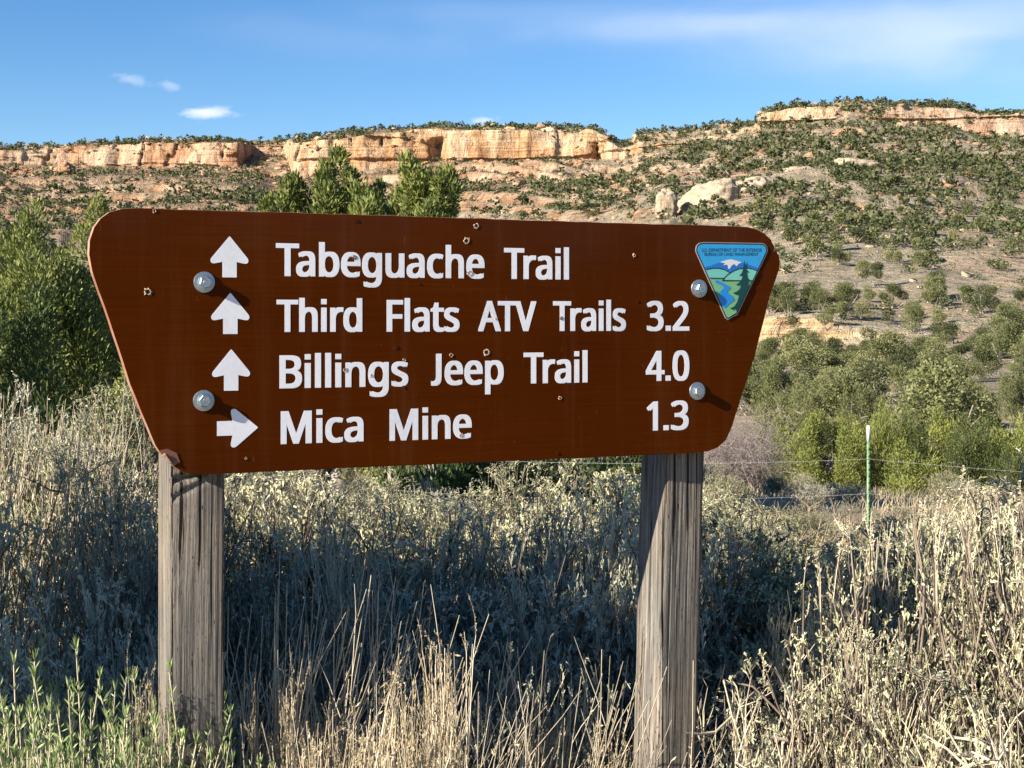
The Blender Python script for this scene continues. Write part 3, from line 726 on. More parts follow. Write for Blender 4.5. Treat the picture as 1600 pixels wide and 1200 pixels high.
# letter outlines in thousandths of an em
GLYPHS = {"T":[[259,0,187,0,187,509,8,509,8,573,437,573,437,509,259,509]],"a":[[231,437,261,436,287,432,310,425,330,415,347,403,368,375,381,338,385,293,385,0,334,0,320,61,317,61,304,46,292,33,279,22,265,13,250,5,234,-1,216,-5,195,-7,172,-8,148,-6,124,-2,103,6,84,16,68,30,54,48,45,68,39,92,37,120,42,159,59,192,87,218,110,231,137,241,168,249,203,254,243,257,316,259,316,285,313,317,306,342,293,359,275,371,253,378,227,380,205,379,184,376,163,370,143,363,124,356,106,347,84,400,104,410,126,418,151,426,177,432,204,436],
[252,208,204,203,167,195,141,182,124,165,113,144,110,119,112,97,120,79,132,66,148,56,167,51,188,49,223,52,253,62,279,79,299,103,311,134,315,172,315,210]],"b":[[139,461,138,410,137,396,136,383,135,373,139,373,152,390,169,405,189,419,213,429,240,435,272,437,303,435,331,428,357,417,380,401,401,381,418,357,432,328,441,295,447,257,449,215,448,186,446,160,441,135,435,112,427,91,410,61,390,36,365,17,337,3,306,-5,272,-8,240,-6,213,0,189,10,169,24,152,38,139,54,133,54,119,0,68,0,68,610,139,610],
[260,378,232,377,207,371,188,361,172,348,159,330,150,308,144,282,140,252,139,217,139,214,140,184,143,157,148,132,155,111,165,93,187,69,219,55,261,50,297,55,325,69,348,93,358,112,366,133,372,158,375,185,376,216,375,246,372,274,366,298,358,320,348,338,325,360,296,374]],"e":[[234,438,269,435,301,427,329,414,354,396,374,373,390,346,402,315,409,281,411,244,411,201,117,201,122,156,134,120,154,90,181,69,215,56,254,52,280,53,305,56,327,60,348,66,370,73,392,82,392,20,370,11,349,4,327,-1,304,-5,279,-7,251,-8,212,-5,176,3,143,17,114,36,90,61,70,91,61,112,54,134,48,158,45,184,44,212,45,239,48,265,53,289,59,312,68,333,86,364,108,390,134,411,164,426,198,435],
[233,380,202,376,175,366,154,348,137,323,125,293,119,257,338,257,336,281,333,302,326,322,318,338,306,353,292,364,276,373,256,378]],"g":[[220,438,248,436,274,431,297,422,319,409,338,393,355,373,359,373,369,430,425,430,425,-7,423,-46,416,-80,404,-110,388,-135,367,-155,341,-172,310,-183,274,-190,233,-192,202,-192,174,-189,147,-186,122,-180,99,-174,78,-165,78,-100,99,-110,123,-118,149,-125,177,-130,206,-133,237,-134,271,-130,300,-120,324,-101,341,-77,352,-48,355,-13,355,4,355,11,356,21,356,32,357,42,357,51,358,57,354,57,338,37,320,21,299,8,275,-1,250,-6,221,-8,189,-6,160,1,134,13,111,29,91,50,74,76,61,105,52,138,46,174,44,214,46,254,52,290,61,322,74,351,91,377,111,399,134,416,160,428,189,435],
[230,378,207,376,187,370,169,359,153,344,140,326,130,303,123,277,119,247,117,213,118,183,122,156,128,132,136,110,146,92,169,68,197,54,232,50,253,51,271,54,288,58,302,65,315,74,326,85,336,98,343,113,349,131,353,151,355,173,356,197,356,214,355,251,350,282,343,309,332,331,319,348,302,362,281,371,257,377]],"u":[[427,430,427,0,370,0,359,57,356,57,346,43,334,31,321,20,306,11,290,4,274,-1,256,-5,238,-7,220,-8,187,-6,159,-1,134,8,112,21,95,38,81,59,71,85,65,114,63,148,63,430,135,430,135,153,137,122,145,96,158,76,176,62,200,53,230,50,260,52,285,58,306,69,323,82,336,100,345,122,352,146,356,175,357,206,357,430]],"c":[[241,-8,204,-5,170,2,139,15,112,34,88,58,69,87,60,108,53,131,48,156,45,183,44,212,45,243,48,271,54,297,61,320,71,342,90,372,114,396,142,415,174,428,208,435,245,438,267,437,288,435,309,431,328,426,344,421,358,415,337,356,323,361,308,365,292,370,275,373,259,375,244,376,217,374,193,368,172,358,155,343,141,325,131,303,123,277,119,247,117,213,119,181,123,152,131,126,141,104,155,86,172,71,191,61,214,55,240,53,262,54,283,56,302,60,319,65,336,71,351,78,351,15,336,8,320,3,304,-2,285,-5,264,-7]],"h":[[139,431,138,399,135,370,140,370,149,385,161,397,174,407,188,416,204,424,220,429,238,434,256,436,274,437,306,435,335,430,360,421,382,408,399,391,413,370,423,344,429,314,431,280,431,0,361,0,361,275,358,307,350,333,338,353,319,367,295,376,265,378,235,376,210,370,189,360,173,347,160,329,150,308,144,282,140,254,139,222,139,0,68,0,68,610,139,610]],"r":[[269,438,295,437,319,433,310,368,288,372,264,374,248,372,232,369,216,363,202,355,189,346,176,334,166,321,156,306,149,289,143,270,140,251,139,229,139,0,68,0,68,430,126,430,134,351,137,351,147,367,158,381,170,395,184,407,198,418,214,426,231,433,249,437]],"i":[[68,0,68,430,139,430,139,0],
[68,514,68,591,139,591,139,514]],"l":[[139,0,68,0,68,610,139,610]],"F":[[150,0,78,0,78,573,398,573,398,509,150,509,150,306,382,306,382,243,150,243]],"d":[[220,-8,190,-6,162,1,136,12,113,28,92,48,75,72,61,101,52,134,46,172,44,214,46,256,52,294,62,327,75,356,93,381,113,402,136,418,162,429,190,436,221,438,243,437,262,434,280,429,296,423,310,416,323,407,335,397,345,386,354,374,359,374,359,383,358,393,356,405,355,418,355,429,354,438,354,610,425,610,425,0,368,0,358,58,354,58,345,46,335,35,323,24,310,15,296,7,280,1,262,-4,242,-7],
[232,50,273,55,305,67,328,88,343,117,352,154,355,200,355,213,354,244,351,272,346,296,338,318,329,336,306,360,274,374,231,379,196,374,168,359,146,334,135,315,127,293,122,268,118,242,117,212,118,183,122,156,127,132,135,111,146,93,168,69,196,55]],"t":[[212,50,245,52,255,54,264,56,272,58,272,5,263,1,253,-2,240,-4,200,-8,178,-7,157,-3,138,4,120,13,104,27,91,44,82,66,76,93,74,125,74,375,13,375,13,409,75,437,103,528,144,528,144,430,269,430,269,375,144,375,144,127,146,103,153,83,163,69,177,58,193,52]],"s":[[348,119,346,92,339,69,327,49,311,32,292,18,268,6,241,-2,210,-6,176,-8,148,-7,122,-5,99,-1,78,5,59,11,42,19,42,83,60,75,81,67,104,60,128,54,153,50,178,49,210,51,236,57,256,66,269,79,277,94,280,112,279,123,276,132,271,141,264,150,253,158,239,167,222,176,200,185,174,196,148,206,124,217,103,228,84,239,69,252,57,266,48,283,43,302,41,324,46,358,61,386,85,408,104,419,125,427,149,433,174,437,202,438,228,437,252,434,276,430,298,424,319,417,339,409,315,353,258,372,238,376,218,379,197,380,171,379,149,374,131,366,118,356,111,343,108,328,109,317,113,307,119,298,127,290,139,282,154,274,172,266,193,256,219,246,245,236,268,226,289,215,306,204,321,190,333,176,341,160,346,140]],"A":[[437,0,368,177,141,177,73,0,0,0,224,575,289,575,512,0],
[282,415,280,420,278,428,274,438,263,473,260,484,257,493,255,500,247,468,238,438,230,415,165,241,346,241]],"V":[[481,573,277,0,204,0,0,573,75,573,204,205,220,160,231,119,241,80,250,120,262,161,277,207,405,573]],"B":[[241,573,282,571,319,568,351,561,380,552,404,541,424,526,439,508,450,486,456,460,459,431,457,409,453,389,446,371,437,354,424,340,409,328,392,317,372,309,350,304,350,300,373,295,395,288,415,279,433,268,448,253,461,236,470,215,476,191,478,163,475,130,467,100,454,74,436,52,413,33,385,19,354,8,318,2,279,0,78,0,78,573],
[256,329,300,331,334,339,357,352,372,371,381,394,384,423,380,451,369,474,351,490,324,502,289,509,245,511,150,511,150,329],
[150,269,150,61,265,61,311,64,346,74,371,91,388,112,398,138,401,168,400,188,395,206,388,221,377,235,362,247,344,256,321,263,293,267,260,269]],"n":[[275,438,304,436,331,432,354,424,374,414,391,401,406,384,416,363,424,339,429,311,431,280,431,0,361,0,361,275,358,307,350,333,338,353,319,367,295,376,265,378,222,374,189,361,166,338,151,308,142,269,139,223,139,0,68,0,68,430,125,430,136,371,140,371,150,385,162,398,175,409,190,418,206,425,222,431,239,435,257,437]],"J":[[110,573,182,573,182,150,176,90,158,45,125,12,80,-6,35,-8,0,-2,0,60,30,55,62,58,88,74,103,100,110,140]],"p":[[273,438,303,436,331,429,357,418,380,402,401,382,418,358,432,329,441,296,447,258,449,216,448,187,446,161,441,136,435,114,427,93,410,62,390,37,365,17,337,3,306,-5,272,-8,251,-7,231,-4,213,1,197,7,182,15,170,24,158,33,148,44,139,54,134,54,135,45,136,33,137,20,138,7,139,-5,139,-16,139,-192,68,-192,68,430,126,430,136,371,139,371,148,383,158,394,170,405,182,414,197,422,213,429,231,434,251,437],
[260,378,233,377,210,371,190,362,174,349,161,333,152,313,145,289,140,261,139,229,139,216,140,182,144,152,150,126,159,103,172,85,188,70,208,59,233,53,261,50,286,53,308,60,326,72,341,88,354,108,364,131,371,157,375,186,376,216,375,245,372,271,366,294,358,316,348,334,325,359,296,374]],"M":[[330,0,142,502,139,502,140,490,141,477,142,461,144,407,144,347,144,0,78,0,78,573,184,573,361,103,364,103,544,573,650,573,650,0,578,0,578,352,579,408,581,460,582,475,583,489,584,501,581,501,390,0]],"3":[[395,439,394,414,389,392,381,372,370,354,356,339,340,326,321,316,300,308,277,302,277,298,319,290,353,276,379,255,398,229,409,198,413,163,410,131,403,101,390,74,371,50,348,30,318,14,297,6,275,0,250,-5,223,-7,193,-8,164,-7,136,-5,110,-1,85,4,60,13,36,23,36,89,61,78,87,69,114,61,141,56,168,52,194,51,241,55,278,65,305,81,324,104,335,132,339,164,337,187,331,206,320,222,306,236,288,247,265,255,240,261,211,264,179,265,124,265,124,326,180,326,209,327,236,332,259,339,278,350,294,362,307,377,316,394,321,413,323,434,320,460,311,481,295,498,274,511,249,519,219,521,199,521,181,519,164,515,147,511,132,505,118,498,75,473,39,521,61,537,86,550,115,563,147,573,181,579,218,581,252,579,283,574,309,566,332,555,352,540,376,511,390,477]],".":[[62,0,62,82,142,82,142,0]],"2":[[417,0,38,0,38,58,188,210,216,238,240,264,261,287,280,309,295,332,306,353,315,376,320,399,322,424,318,453,309,477,294,496,273,510,249,518,220,520,194,519,169,514,147,506,126,495,104,482,83,466,45,513,60,526,77,537,94,548,113,557,132,565,153,572,174,577,197,580,220,581,255,578,285,572,313,562,336,548,356,531,372,510,384,485,391,458,394,428,392,399,386,371,375,344,361,318,344,292,324,267,301,241,275,214,247,185,128,67,128,64,417,64]],"4":[[443,130,359,130,359,0,291,0,291,130,17,130,17,190,286,576,359,576,359,193,443,193],
[291,374,292,412,293,444,294,474,295,500,292,500,276,468,270,456,263,446,257,438,86,193,291,193]],"0":[[419,287,419,260,418,234,416,209,413,185,409,163,401,128,390,97,376,70,359,47,339,27,316,12,290,1,261,-6,228,-8,188,-4,153,8,122,27,97,54,76,88,60,129,52,156,47,186,43,218,40,251,39,287,40,323,42,357,46,389,51,418,58,446,73,486,93,520,119,546,149,566,186,578,228,581,269,578,304,566,335,546,361,520,382,486,399,446,406,418,412,389,416,357,419,323],
[110,287,110,257,112,228,114,202,117,178,122,156,131,124,143,98,159,78,178,64,202,55,228,52,256,55,279,64,298,78,314,98,326,124,336,156,340,178,344,202,346,228,348,257,348,287,348,317,346,346,344,372,340,396,336,417,326,449,314,475,298,495,279,510,256,518,228,521,202,518,178,510,159,495,143,475,131,449,122,417,117,396,114,372,112,346,110,317]],"1":[[285,0,216,0,216,400,216,415,216,428,216,440,217,470,219,499,211,491,203,484,196,477,188,471,179,463,169,455,108,405,71,452,226,573,285,573]]}

# ------------------------------------------------------------------ the trail sign
SY0 = 2.785; SYAW = rad(24)
def uv(px, py):
    """point of the board's front plane seen at a photo pixel: (along the board, world height)"""
    t = (px - 800) / FPX
    Y = SY0 / (1 - t * math.tan(SYAW))
    return (t * Y / math.cos(SYAW), CAM_Z - (py - 500) / FPX * Y)

def paint_material():
    t = NT('brown_sign_face'); p = t.pos(True)
    g1 = t.noise(t.mapping(p, (1.5, 1, 70)), 3.0, 4, .65)
    g2 = t.noise(t.mapping(p, (6, 1, 260)), 3.0, 3, .6)
    w = t.noise(t.mapping(p, (1, 1, 2)), 2.2, 3, .5)
    col = t.ramp(t.math('ADD', t.math('MULTIPLY', g1, .5), t.math('MULTIPLY', w, .5)), [(.3, (.053, .0092, .0000)), (.5, (.068, .0130, .0001)), (.7, (.090, .0190, .0003))])
    spot = t.ramp(t.noise(p, 45, 3, .6), [(.70, 0.0), (.76, .5)])
    col = t.mix(spot, col, (.17, .055, .02))
    # rain and dust streaks down the face
    st = t.ramp(t.noise(t.mapping(p, (26, 1, 1.2)), 1.0, 4, .7), [(.52, 0.0), (.75, .12)])
    col = t.mix(st, col, (.20, .085, .045))
    # fine hairline scratches
    sc1 = t.ramp(t.noise(t.mapping(p, (30, 1, 4), (0, .5, 0)), 9, 2, .5, .4), [(.742, 0.0), (.75, .35)])
    col = t.mix(sc1, col, (.24, .11, .06))
    h = t.math('ADD', g1, t.math('MULTIPLY', g2, .35))
    rough = t.ramp(t.noise(p, 3.5, 4, .6), [(.3, .30), (.7, .42)])
    return t.set(color=col, rough=rough, normal=t.bump(h, .16, .0010), spec=.03, coat=.11, coat_rough=.06)
M['sign_face'] = paint_material()

def edge_material():
    t = NT('weathered_plywood_edge'); p = t.pos(True)
    n = t.noise(t.mapping(p, (8, 260, 8)), 1.0, 3, .6); w = t.noise(p, 14, 4, .7)
    col = t.mix(t.ramp(w, [(.42, 0.0), (.58, 1.0)]), (.27, .085, .045), (.36, .24, .17))
    col = t.mix(.35, col, t.ramp(n, [(.35, (.10, .045, .03)), (.65, (.46, .30, .20))]))
    return t.set(color=col, rough=.8, normal=t.bump(t.math('ADD', n, w), .6, .003))
M['ply_edge'] = edge_material()

def vinyl_material():
    t = NT('white_reflective_vinyl'); p = t.pos(True)
    w = t.noise(p, 6, 4, .6); f = t.noise(p, 130, 2, .5)
    col = t.ramp(t.math('ADD', t.math('MULTIPLY', w, .75), t.math('MULTIPLY', f, .25)), [(.35, (.72, .73, .76)), (.5, (.82, .83, .86)), (.7, (.85, .86, .89))])
    return t.set(color=col, rough=.4, spec=.5, normal=t.bump(f, .1, .0005))
M['vinyl'] = vinyl_material()

def flat_mat(name, c, rough=.4, metal=0.0, var=.12, scale=30, coat=0.0):
    t = NT(name); p = t.pos(True); n = t.noise(p, scale, 4, .6)
    a = tuple(x * (1 - var) for x in c); b = tuple(min(1, x * (1 + var)) for x in c)
    return t.set(color=t.ramp(n, [(.3, a), (.7, b)]), rough=rough, metal=metal, coat=coat, normal=t.bump(n, .08, .001))
M['hole_dark'] = flat_mat('painted_hole_shade', (.02, .014, .010), .9)  # near-black colour stands in for the shade inside holes that are not cut
M['raw_wood'] = flat_mat('torn_pale_wood', (.50, .36, .25), .85, var=.4, scale=400)

def zinc_material():
    t = NT('galvanised_steel'); p = t.pos(True); n = t.noise(p, 160, 4, .6); n2 = t.noise(p, 30, 3, .5)
    return t.set(color=t.ramp(n2, [(.3, (.30, .36, .40)), (.7, (.50, .56, .58))]), metal=.9, rough=t.ramp(n, [(.3, .26), (.7, .52)]), normal=t.bump(n, .15, .001))
M['zinc'] = zinc_material()

def post_material():
    t = NT('weathered_grey_timber'); p = t.pos(True)
    warp = t.noise(t.mapping(p, (6, 6, 1.1)), 1.0, 3, .5)
    pw = t.n.new('ShaderNodeVectorMath'); pw.operation = 'ADD'
    cmb = t.n.new('ShaderNodeCombineXYZ'); t.l.new(t.math('MULTIPLY', t.math('SUBTRACT', warp, .5), .035), cmb.inputs[0]); t.l.new(t.math('MULTIPLY', t.math('SUBTRACT', warp, .5), .035), cmb.inputs[1])
    t.l.new(p, pw.inputs[0]); t.l.new(cmb.outputs[0], pw.inputs[1]); q = pw.outputs[0]
    g1 = t.noise(t.mapping(q, (150, 150, 2.2)), 1.0, 5, .7)
    g2 = t.noise(t.mapping(q, (420, 420, 5)), 1.0, 4, .7)
    g3 = t.noise(t.mapping(q, (45, 45, 1.0)), 1.0, 4, .6)
    blot = t.noise(t.mapping(p, (5, 5, 2.0)), 1.5, 4, .6)
    f = t.math('ADD', t.math('MULTIPLY', g1, .5), t.math('ADD', t.math('MULTIPLY', g2, .25), t.math('MULTIPLY', g3, .25)))
    col = t.ramp(f, [(.38, (.020, .019, .018)), (.45, (.088, .082, .073)), (.54, (.20, .187, .165)), (.67, (.43, .405, .36))])
    warmth = t.ramp(blot, [(.42, 0.0), (.66, .55)])
    col = t.mix(warmth, col, t.mix(.45, col, (.46, .34, .22)))
    crack = t.ramp(t.noise(t.mapping(q, (120, 120, 1.1)), 1.0, 2, .4), [(.30, 1.0), (.345, 0.0)])
    col = t.mix(crack, col, (.018, .014, .011))
    # small checks and dents
    dent = t.ramp(t.noise(t.mapping(p, (330, 330, 60)), 1.0, 2, .5), [(.30, 1.0), (.345, 0.0)])
    col = t.mix(dent, col, (.03, .022, .016))
    h = t.math('SUBTRACT', t.math('ADD', g1, t.math('MULTIPLY', g2, .6)), t.math('MULTIPLY', crack, 1.2))
    return t.set(color=col, rough=.9, spec=.15, normal=t.bump(h, 1.0, .004))
M['post'] = post_material()

sign = empty('trail_sign', (0, SY0, 0), SYAW)
tag(sign, 'brown wooden trail sign with white lettering bolted to two grey timber posts', 'sign')

def prism(pts, y0, y1, mats=None):
    """outline pts (u, z) made into a slab between depth y0 (front) and y1"""
    n = len(pts)
    me = bpy.data.meshes.new('slab')
    v = [(u, y0, z) for u, z in pts] + [(u, y1, z) for u, z in pts]
    area = sum(pts[i][0] * pts[(i + 1) % n][1] - pts[(i + 1) % n][0] * pts[i][1] for i in range(n))
    idx = list(range(n))
    front = idx if area > 0 else idx[::-1]
    back = [n + i for i in front[::-1]]
    f = [front, back]
    for i in range(n):
        a, b = front[i], front[(i + 1) % n]
        f.append([b, a, n + a, n + b])
    me.from_pydata(v, [], f); me.update()
    if mats:
        for m in mats: me.materials.append(m)
        for k, pl in enumerate(me.polygons): pl.material_index = 0 if k == 0 else 1
    return me

def offset_poly(pts, dx, dy):
    """move an outline along its mitred left normals (outward for a clockwise outline)"""
    out = []; n = len(pts)
    for i in range(n):
        p0, p1, p2 = (np.array(pts[i - 1]), np.array(pts[i]), np.array(pts[(i + 1) % n]))
        a = p1 - p0; b = p2 - p1
        a = a / max(np.linalg.norm(a), 1e-9); b = b / max(np.linalg.norm(b), 1e-9)
        na = np.array([-a[1], a[0]]); nb = np.array([-b[1], b[0]])
        m = na + nb; L = np.linalg.norm(m)
        m = na if L < 1e-6 else m / L
        k = 1 / max(float(m @ na), .55)
        out.append((p1[0] + m[0] * k * dx, p1[1] + m[1] * k * dy))
    return out

BOARD_PX = [(216,325),(332,328.6),(557,335),(740,341),(960,348),(1150,353.5),(1168,354.5),(1182,358),(1195,365),(1204,374),(1209,383),(1210.5,388),(1208.5,392),(1214,394),
            (1217,399),(1219,408),(1217.5,420),(1202,467),(1180,554),(1150,647),(1144,667),(1135,687),(1122,699),(1107,705),(1090,707.5),(1075,708.5),
            (900,716),(620,728),(420,737),(330,741),(299,741.5),(282,736),(270,728),(262,721),(258,716.5),(249,706),(242,695),(231,668),(218,637),(203,600),(192,565),(171,501),(154,454),
            (144,425),(139,397),(140,376),(147,355),(157,341),(171,331),(190,326)]
pts = [uv(*p) for p in BOARD_PX]
# small irregularities of a sawn, knocked edge
rsb = np.random.RandomState(3)
fine = []
for i in range(len(pts)):
    a = np.array(pts[i]); b = np.array(pts[(i + 1) % len(pts)]); L = np.linalg.norm(b - a); k = max(1, int(L / .02))
    d = (b - a) / L; nrm = np.array([-d[1], d[0]])
    for s in range(k):
        fine.append(tuple(a + (b - a) * s / k + nrm * rsb.normal() * .00035 * (1 if s else .3)))
board_me = prism(fine, 0, .021, [M['sign_face'], M['ply_edge']])
board = link('sign_board', board_me, None, sign)
bv = board.modifiers.new('worn_edge', 'BEVEL'); bv.width = .0012; bv.segments = 2; bv.limit_method = 'ANGLE'; bv.angle_limit = rad(50)

ADV = dict(zip("TabeguchrilFdtsAVBnJpM3.2401", [.445,.449,.492,.452,.493,.493,.396,.496,.327,.207,.207,.42,.493,.29,.384,.512,.481,.515,.496,.26,.492,.728,.458,.204,.458,.458,.458,.40]))
KERN = {('T','a'):-.055, ('T','r'):-.04, ('T','h'):-.0, ('A','T'):-.03, ('T','V'):.0}
def curve_mesh(loops, name, y):
    cu = bpy.data.curves.new(name, 'CURVE'); cu.dimensions = '2D'; cu.fill_mode = 'BOTH'; cu.extrude = .00008
    for lp in loops:
        s = cu.splines.new('POLY'); s.points.add(len(lp) - 1); s.use_cyclic_u = True
        for p, q in zip(s.points, lp): p.co = (q[0], q[1], 0, 1)
    o = bpy.data.objects.new(name, cu); C.objects.link(o)
    me = bpy.data.meshes.new_from_object(o.evaluated_get(bpy.context.evaluated_depsgraph_get()))
    bpy.data.objects.remove(o); bpy.data.curves.remove(cu)
    me.materials.clear(); me.name = name
    for v in me.vertices: x, yy, z = v.co; v.co = (x, y - z, yy)
    return me

def word(s, x0, x1, base0, base1, top0):
    """one word: left and right pixel, baseline pixels at both ends, cap top pixel on the left"""
    u0, v0 = uv(x0, base0); u1, v1 = uv(x1, base1); vt = uv(x0, top0)[1]
    v0 = (v0 + v1) / 2 + (v0 - v1) * .1
    cap = vt - uv(x0, base0)[1]
    dy = .011 * cap / .573; dx = .0235 * cap / .573
    ys = (cap - 2 * dy) / .573
    pos = 0; items = []
    for i, ch in enumerate(s):
        if i: pos += KERN.get((s[i-1], ch), 0)
        items.append((ch, pos)); pos += ADV[ch]
    xs_all = [p + q for ch, q in items for lp in GLYPHS[ch] for p in [v / 1000 for v in lp[0::2]]]
    lo, hi = min(xs_all), max(xs_all)
    xs = (u1 - u0 - 2 * dx) / (hi - lo)
    for ch, q in items:
        loops = []
        for lp in GLYPHS[ch]:
            pp = [((lp[k] / 1000 + q - lo) * xs, lp[k + 1] / 1000 * ys) for k in range(0, len(lp), 2)]
            loops.append([(u0 + dx + a, v0 + dy + b) for a, b in pp])
        me = curve_mesh(loops, 'letter', -.00025)
        # heavier stroke: the thin glyph swept a little sideways and up, as overlapping films
        n0 = len(me.vertices); base_v = np.empty(n0 * 3, dtype=np.float32); me.vertices.foreach_get('co', base_v); base_v = base_v.reshape(-1, 3)
        faces = [list(p.vertices) for p in me.polygons]
        V = []; F = []
        for s_i, (sx, sy) in enumerate([(-1, -1), (1, -1), (-1, 1), (1, 1), (0, 0), (-1, 0), (1, 0)]):
            V.append(base_v + np.array([sx * dx, -.000015 * s_i, sy * dy], dtype=np.float32))
            F += [[i_ + n0 * s_i for i_ in f] for f in faces]
        me = bpy.data.meshes.new('letter'); me.from_pydata(np.concatenate(V).tolist(), [], F); me.update()
        link('letter', me, M['vinyl'], board)

word('Tabeguache', 431, 757, 431.5, 435, 380); word('Trail', 787.5, 889, 436, 436.5, 387.5)
word('Third', 432, 566, 518.6, 518.6, 468); word('Flats', 604, 718, 518.3, 518, 468.5); word('ATV', 747, 838, 517.6, 517.6, 470); word('Trails', 864, 978, 517.3, 517, 470.5); word('3.2', 1010.5, 1077, 517, 516.8, 470.5)
word('Billings', 436.5, 638, 606.3, 604.2, 554.5); word('Jeep', 673.5, 787, 602, 600.4, 552.5); word('Trail', 818, 918, 599.5, 597.5, 551); word('4.0', 1009, 1077, 595.5, 594.5, 548.5)
word('Mica', 438.5, 568, 693.5, 690.5, 642); word('Mine', 608.5, 737, 688.5, 685, 639); word('1.3', 1010.5, 1076, 672.8, 671.8, 627)

def round_corner(pts, r, seg=4):
    """pts: (x, y, k) with k the share of r used at that corner"""
    out = []; n = len(pts)
    for i in range(n):
        p0, p1, p2 = (np.array(pts[i - 1][:2]), np.array(pts[i][:2]), np.array(pts[(i + 1) % n][:2]))
        k = pts[i][2] * r
        if k <= 0: out.append(tuple(p1)); continue
        a = p1 + (p0 - p1) / np.linalg.norm(p0 - p1) * k; b = p1 + (p2 - p1) / np.linalg.norm(p2 - p1) * k
        for s in range(seg + 1):
            t = s / seg; out.append(tuple(a * (1 - t) ** 2 + 2 * p1 * t * (1 - t) + b * t * t))
    return out
def arrow(kind, px0, py0, px1, py1):
    u0, v0 = uv(px0, py0); u1 = uv(px1, py0)[0]; v1 = uv(px0, py1)[1]
    half = [(.5, 1.0), (.53, .975), (.975, .475), (1.0, .43), (1.0, .38), (.97, .345), (.92, .335), (.87, .34), (.69, .375), (.69, .0)]
    P = half + [(1 - x, y) for x, y in half[:0:-1]]
    if kind != 'up': P = [(y, x) for x, y in P]
    W_, H_ = u1 - u0, v0 - v1
    pp = [(u0 + x * W_, v1 + y * H_) for x, y in P]
    link('arrow', prism(pp, -.0004, -.0001), M['vinyl'], board)
arrow('up', 329, 368.5, 388, 433); arrow('up', 330, 457.5, 389.5, 522); arrow('up', 331.5, 546, 390.5, 611)
arrow('right', 339, 639.5, 403, 700)

# bullet and staple holes
def hole(px, py, rpx, seed):
    u, v = uv(px, py); r = rpx * 1.0e-3; rs = np.random.RandomState(seed)
    n = 16; th = np.arange(n) * 2 * PI / n
    f = [1 + .25 * rs.normal(size=n) * s for s in (.9, .6, .3, .2)]
    rings = [(1.22, -.0003, f[0]), (.98, -.0012, f[1]), (.74, -.0010, f[2]), (.68, -.0004, f[3])]
    V = []
    for rr, y, ff in rings:
        for k in range(n): V.append((u + rr * r * ff[k] * math.cos(th[k]), y - (.0004 * rs.rand() if rr == 1.0 else 0), v + rr * r * ff[k] * math.sin(th[k])))
    V.append((u, -.0002, v)); F = []; mi = []
    for a in range(3):
        for k in range(n):
            F.append((a * n + k, a * n + (k + 1) % n, (a + 1) * n + (k + 1) % n, (a + 1) * n + k)); mi.append(0 if a < 2 else 1)
    for k in range(n): F.append((3 * n + k, 3 * n + (k + 1) % n, 4 * n)); mi.append(1)
    me = bpy.data.meshes.new('bullet_hole'); me.from_pydata(V, [], F); me.update()
    me.materials.append(M['raw_wood'] if seed % 3 else M['sign_face']); me.materials.append(M['hole_dark'])
    for p, m in zip(me.polygons, mi): p.material_index = m
    link('bullet_hole', me, None, board)
for i, h in enumerate([(231,456,5.2),(241,329.5,2.6),(557,345,3),(744,353,4.4),(728.5,376.5,5),(554,402,3.2),(734,427,4.6),(991,399,2.7),(996,471,2.2),(760,550.5,5.2),(705,555,3.2),
                       (618.5,543,3),(611,513,0.1),(775,498,2.4),(877,497,3),(539.5,578,3.4),(580,587,2.6),(630.5,605,2.2),(631.5,562.5,2.4),(875,622,3),(871,708,2.4),(720,680,3.4),(384,716,1.8),(655,443,1.6)]):
    if h[2] > 1: hole(*h, seed=i + 1)
# torn lower left corner
spl = [uv(249,704), uv(262,701), uv(276,708), uv(281,722), uv(271,728), uv(262,721), uv(256,714)]
link('torn_corner', prism([(a, b) for a, b in spl], -.0012, -.0002), flat_mat('scuffed_paint', (.19, .07, .04), .6, var=.3, scale=60), board)
sp2 = [uv(253,712), uv(257,708), uv(262,716), uv(268,724), uv(262,722)]
link('splinter', prism([(a, b) for a, b in sp2], -.0045, -.0013), M['raw_wood'], board)

# bolts
def bolt(px, py, rpx, rot):
    u, v = uv(px, py); R = rpx * 1.12e-3
    b = bpy.data.meshes.new('bolt')
    def lathe(prof, n, rotz=0.0, sq=None):
        V = []; F = []
        for k in range(n):
            a = 2 * PI * k / n + rotz
            for (r, y) in prof: V.append((r * math.cos(a), y, r * math.sin(a)))
        m = len(prof)
        for k in range(n):
            for j in range(m - 1): F.append((k * m + j, k * m + j + 1, ((k + 1) % n) * m + j + 1, ((k + 1) % n) * m + j))
        F.append([k * m + m - 1 for k in range(n)])
        return V, F
    V1, F1 = lathe([(R * .98, -.0001), (R, -.0009), (R * .97, -.0026), (R * .6, -.0031)], 40)
    w = bpy.data.meshes.new('washer'); w.from_pydata(V1, [], F1); w.update()
    r = R * .62
    V2, F2 = lathe([(r * 1.05, -.003), (r * 1.05, -.0042), (r * .95, -.0048)], 28)
    V3, F3 = lathe([(r * .93, -.0045), (r * .93, -.0108), (r * .82, -.0122), (r * .38, -.0119), (r * .30, -.0124)], 6, rot)
    V4, F4 = lathe([(.005, .13), (.005, -.003)], 10)
    V = V2 + V3 + V4; F = F2 + [[i + len(V2) for i in f] for f in F3] + [[i + len(V2) + len(V3) for i in f] for f in F4]
    b.from_pydata(V, [], F); b.update()
    ob = link('bolt', b, M['zinc'], sign); ob.location = (u, 0, v)
    ow = link('washer', w, M['zinc'], ob)
    for m_ in (w,):
        m_.polygons.foreach_set('use_smooth', [False] * len(m_.polygons))
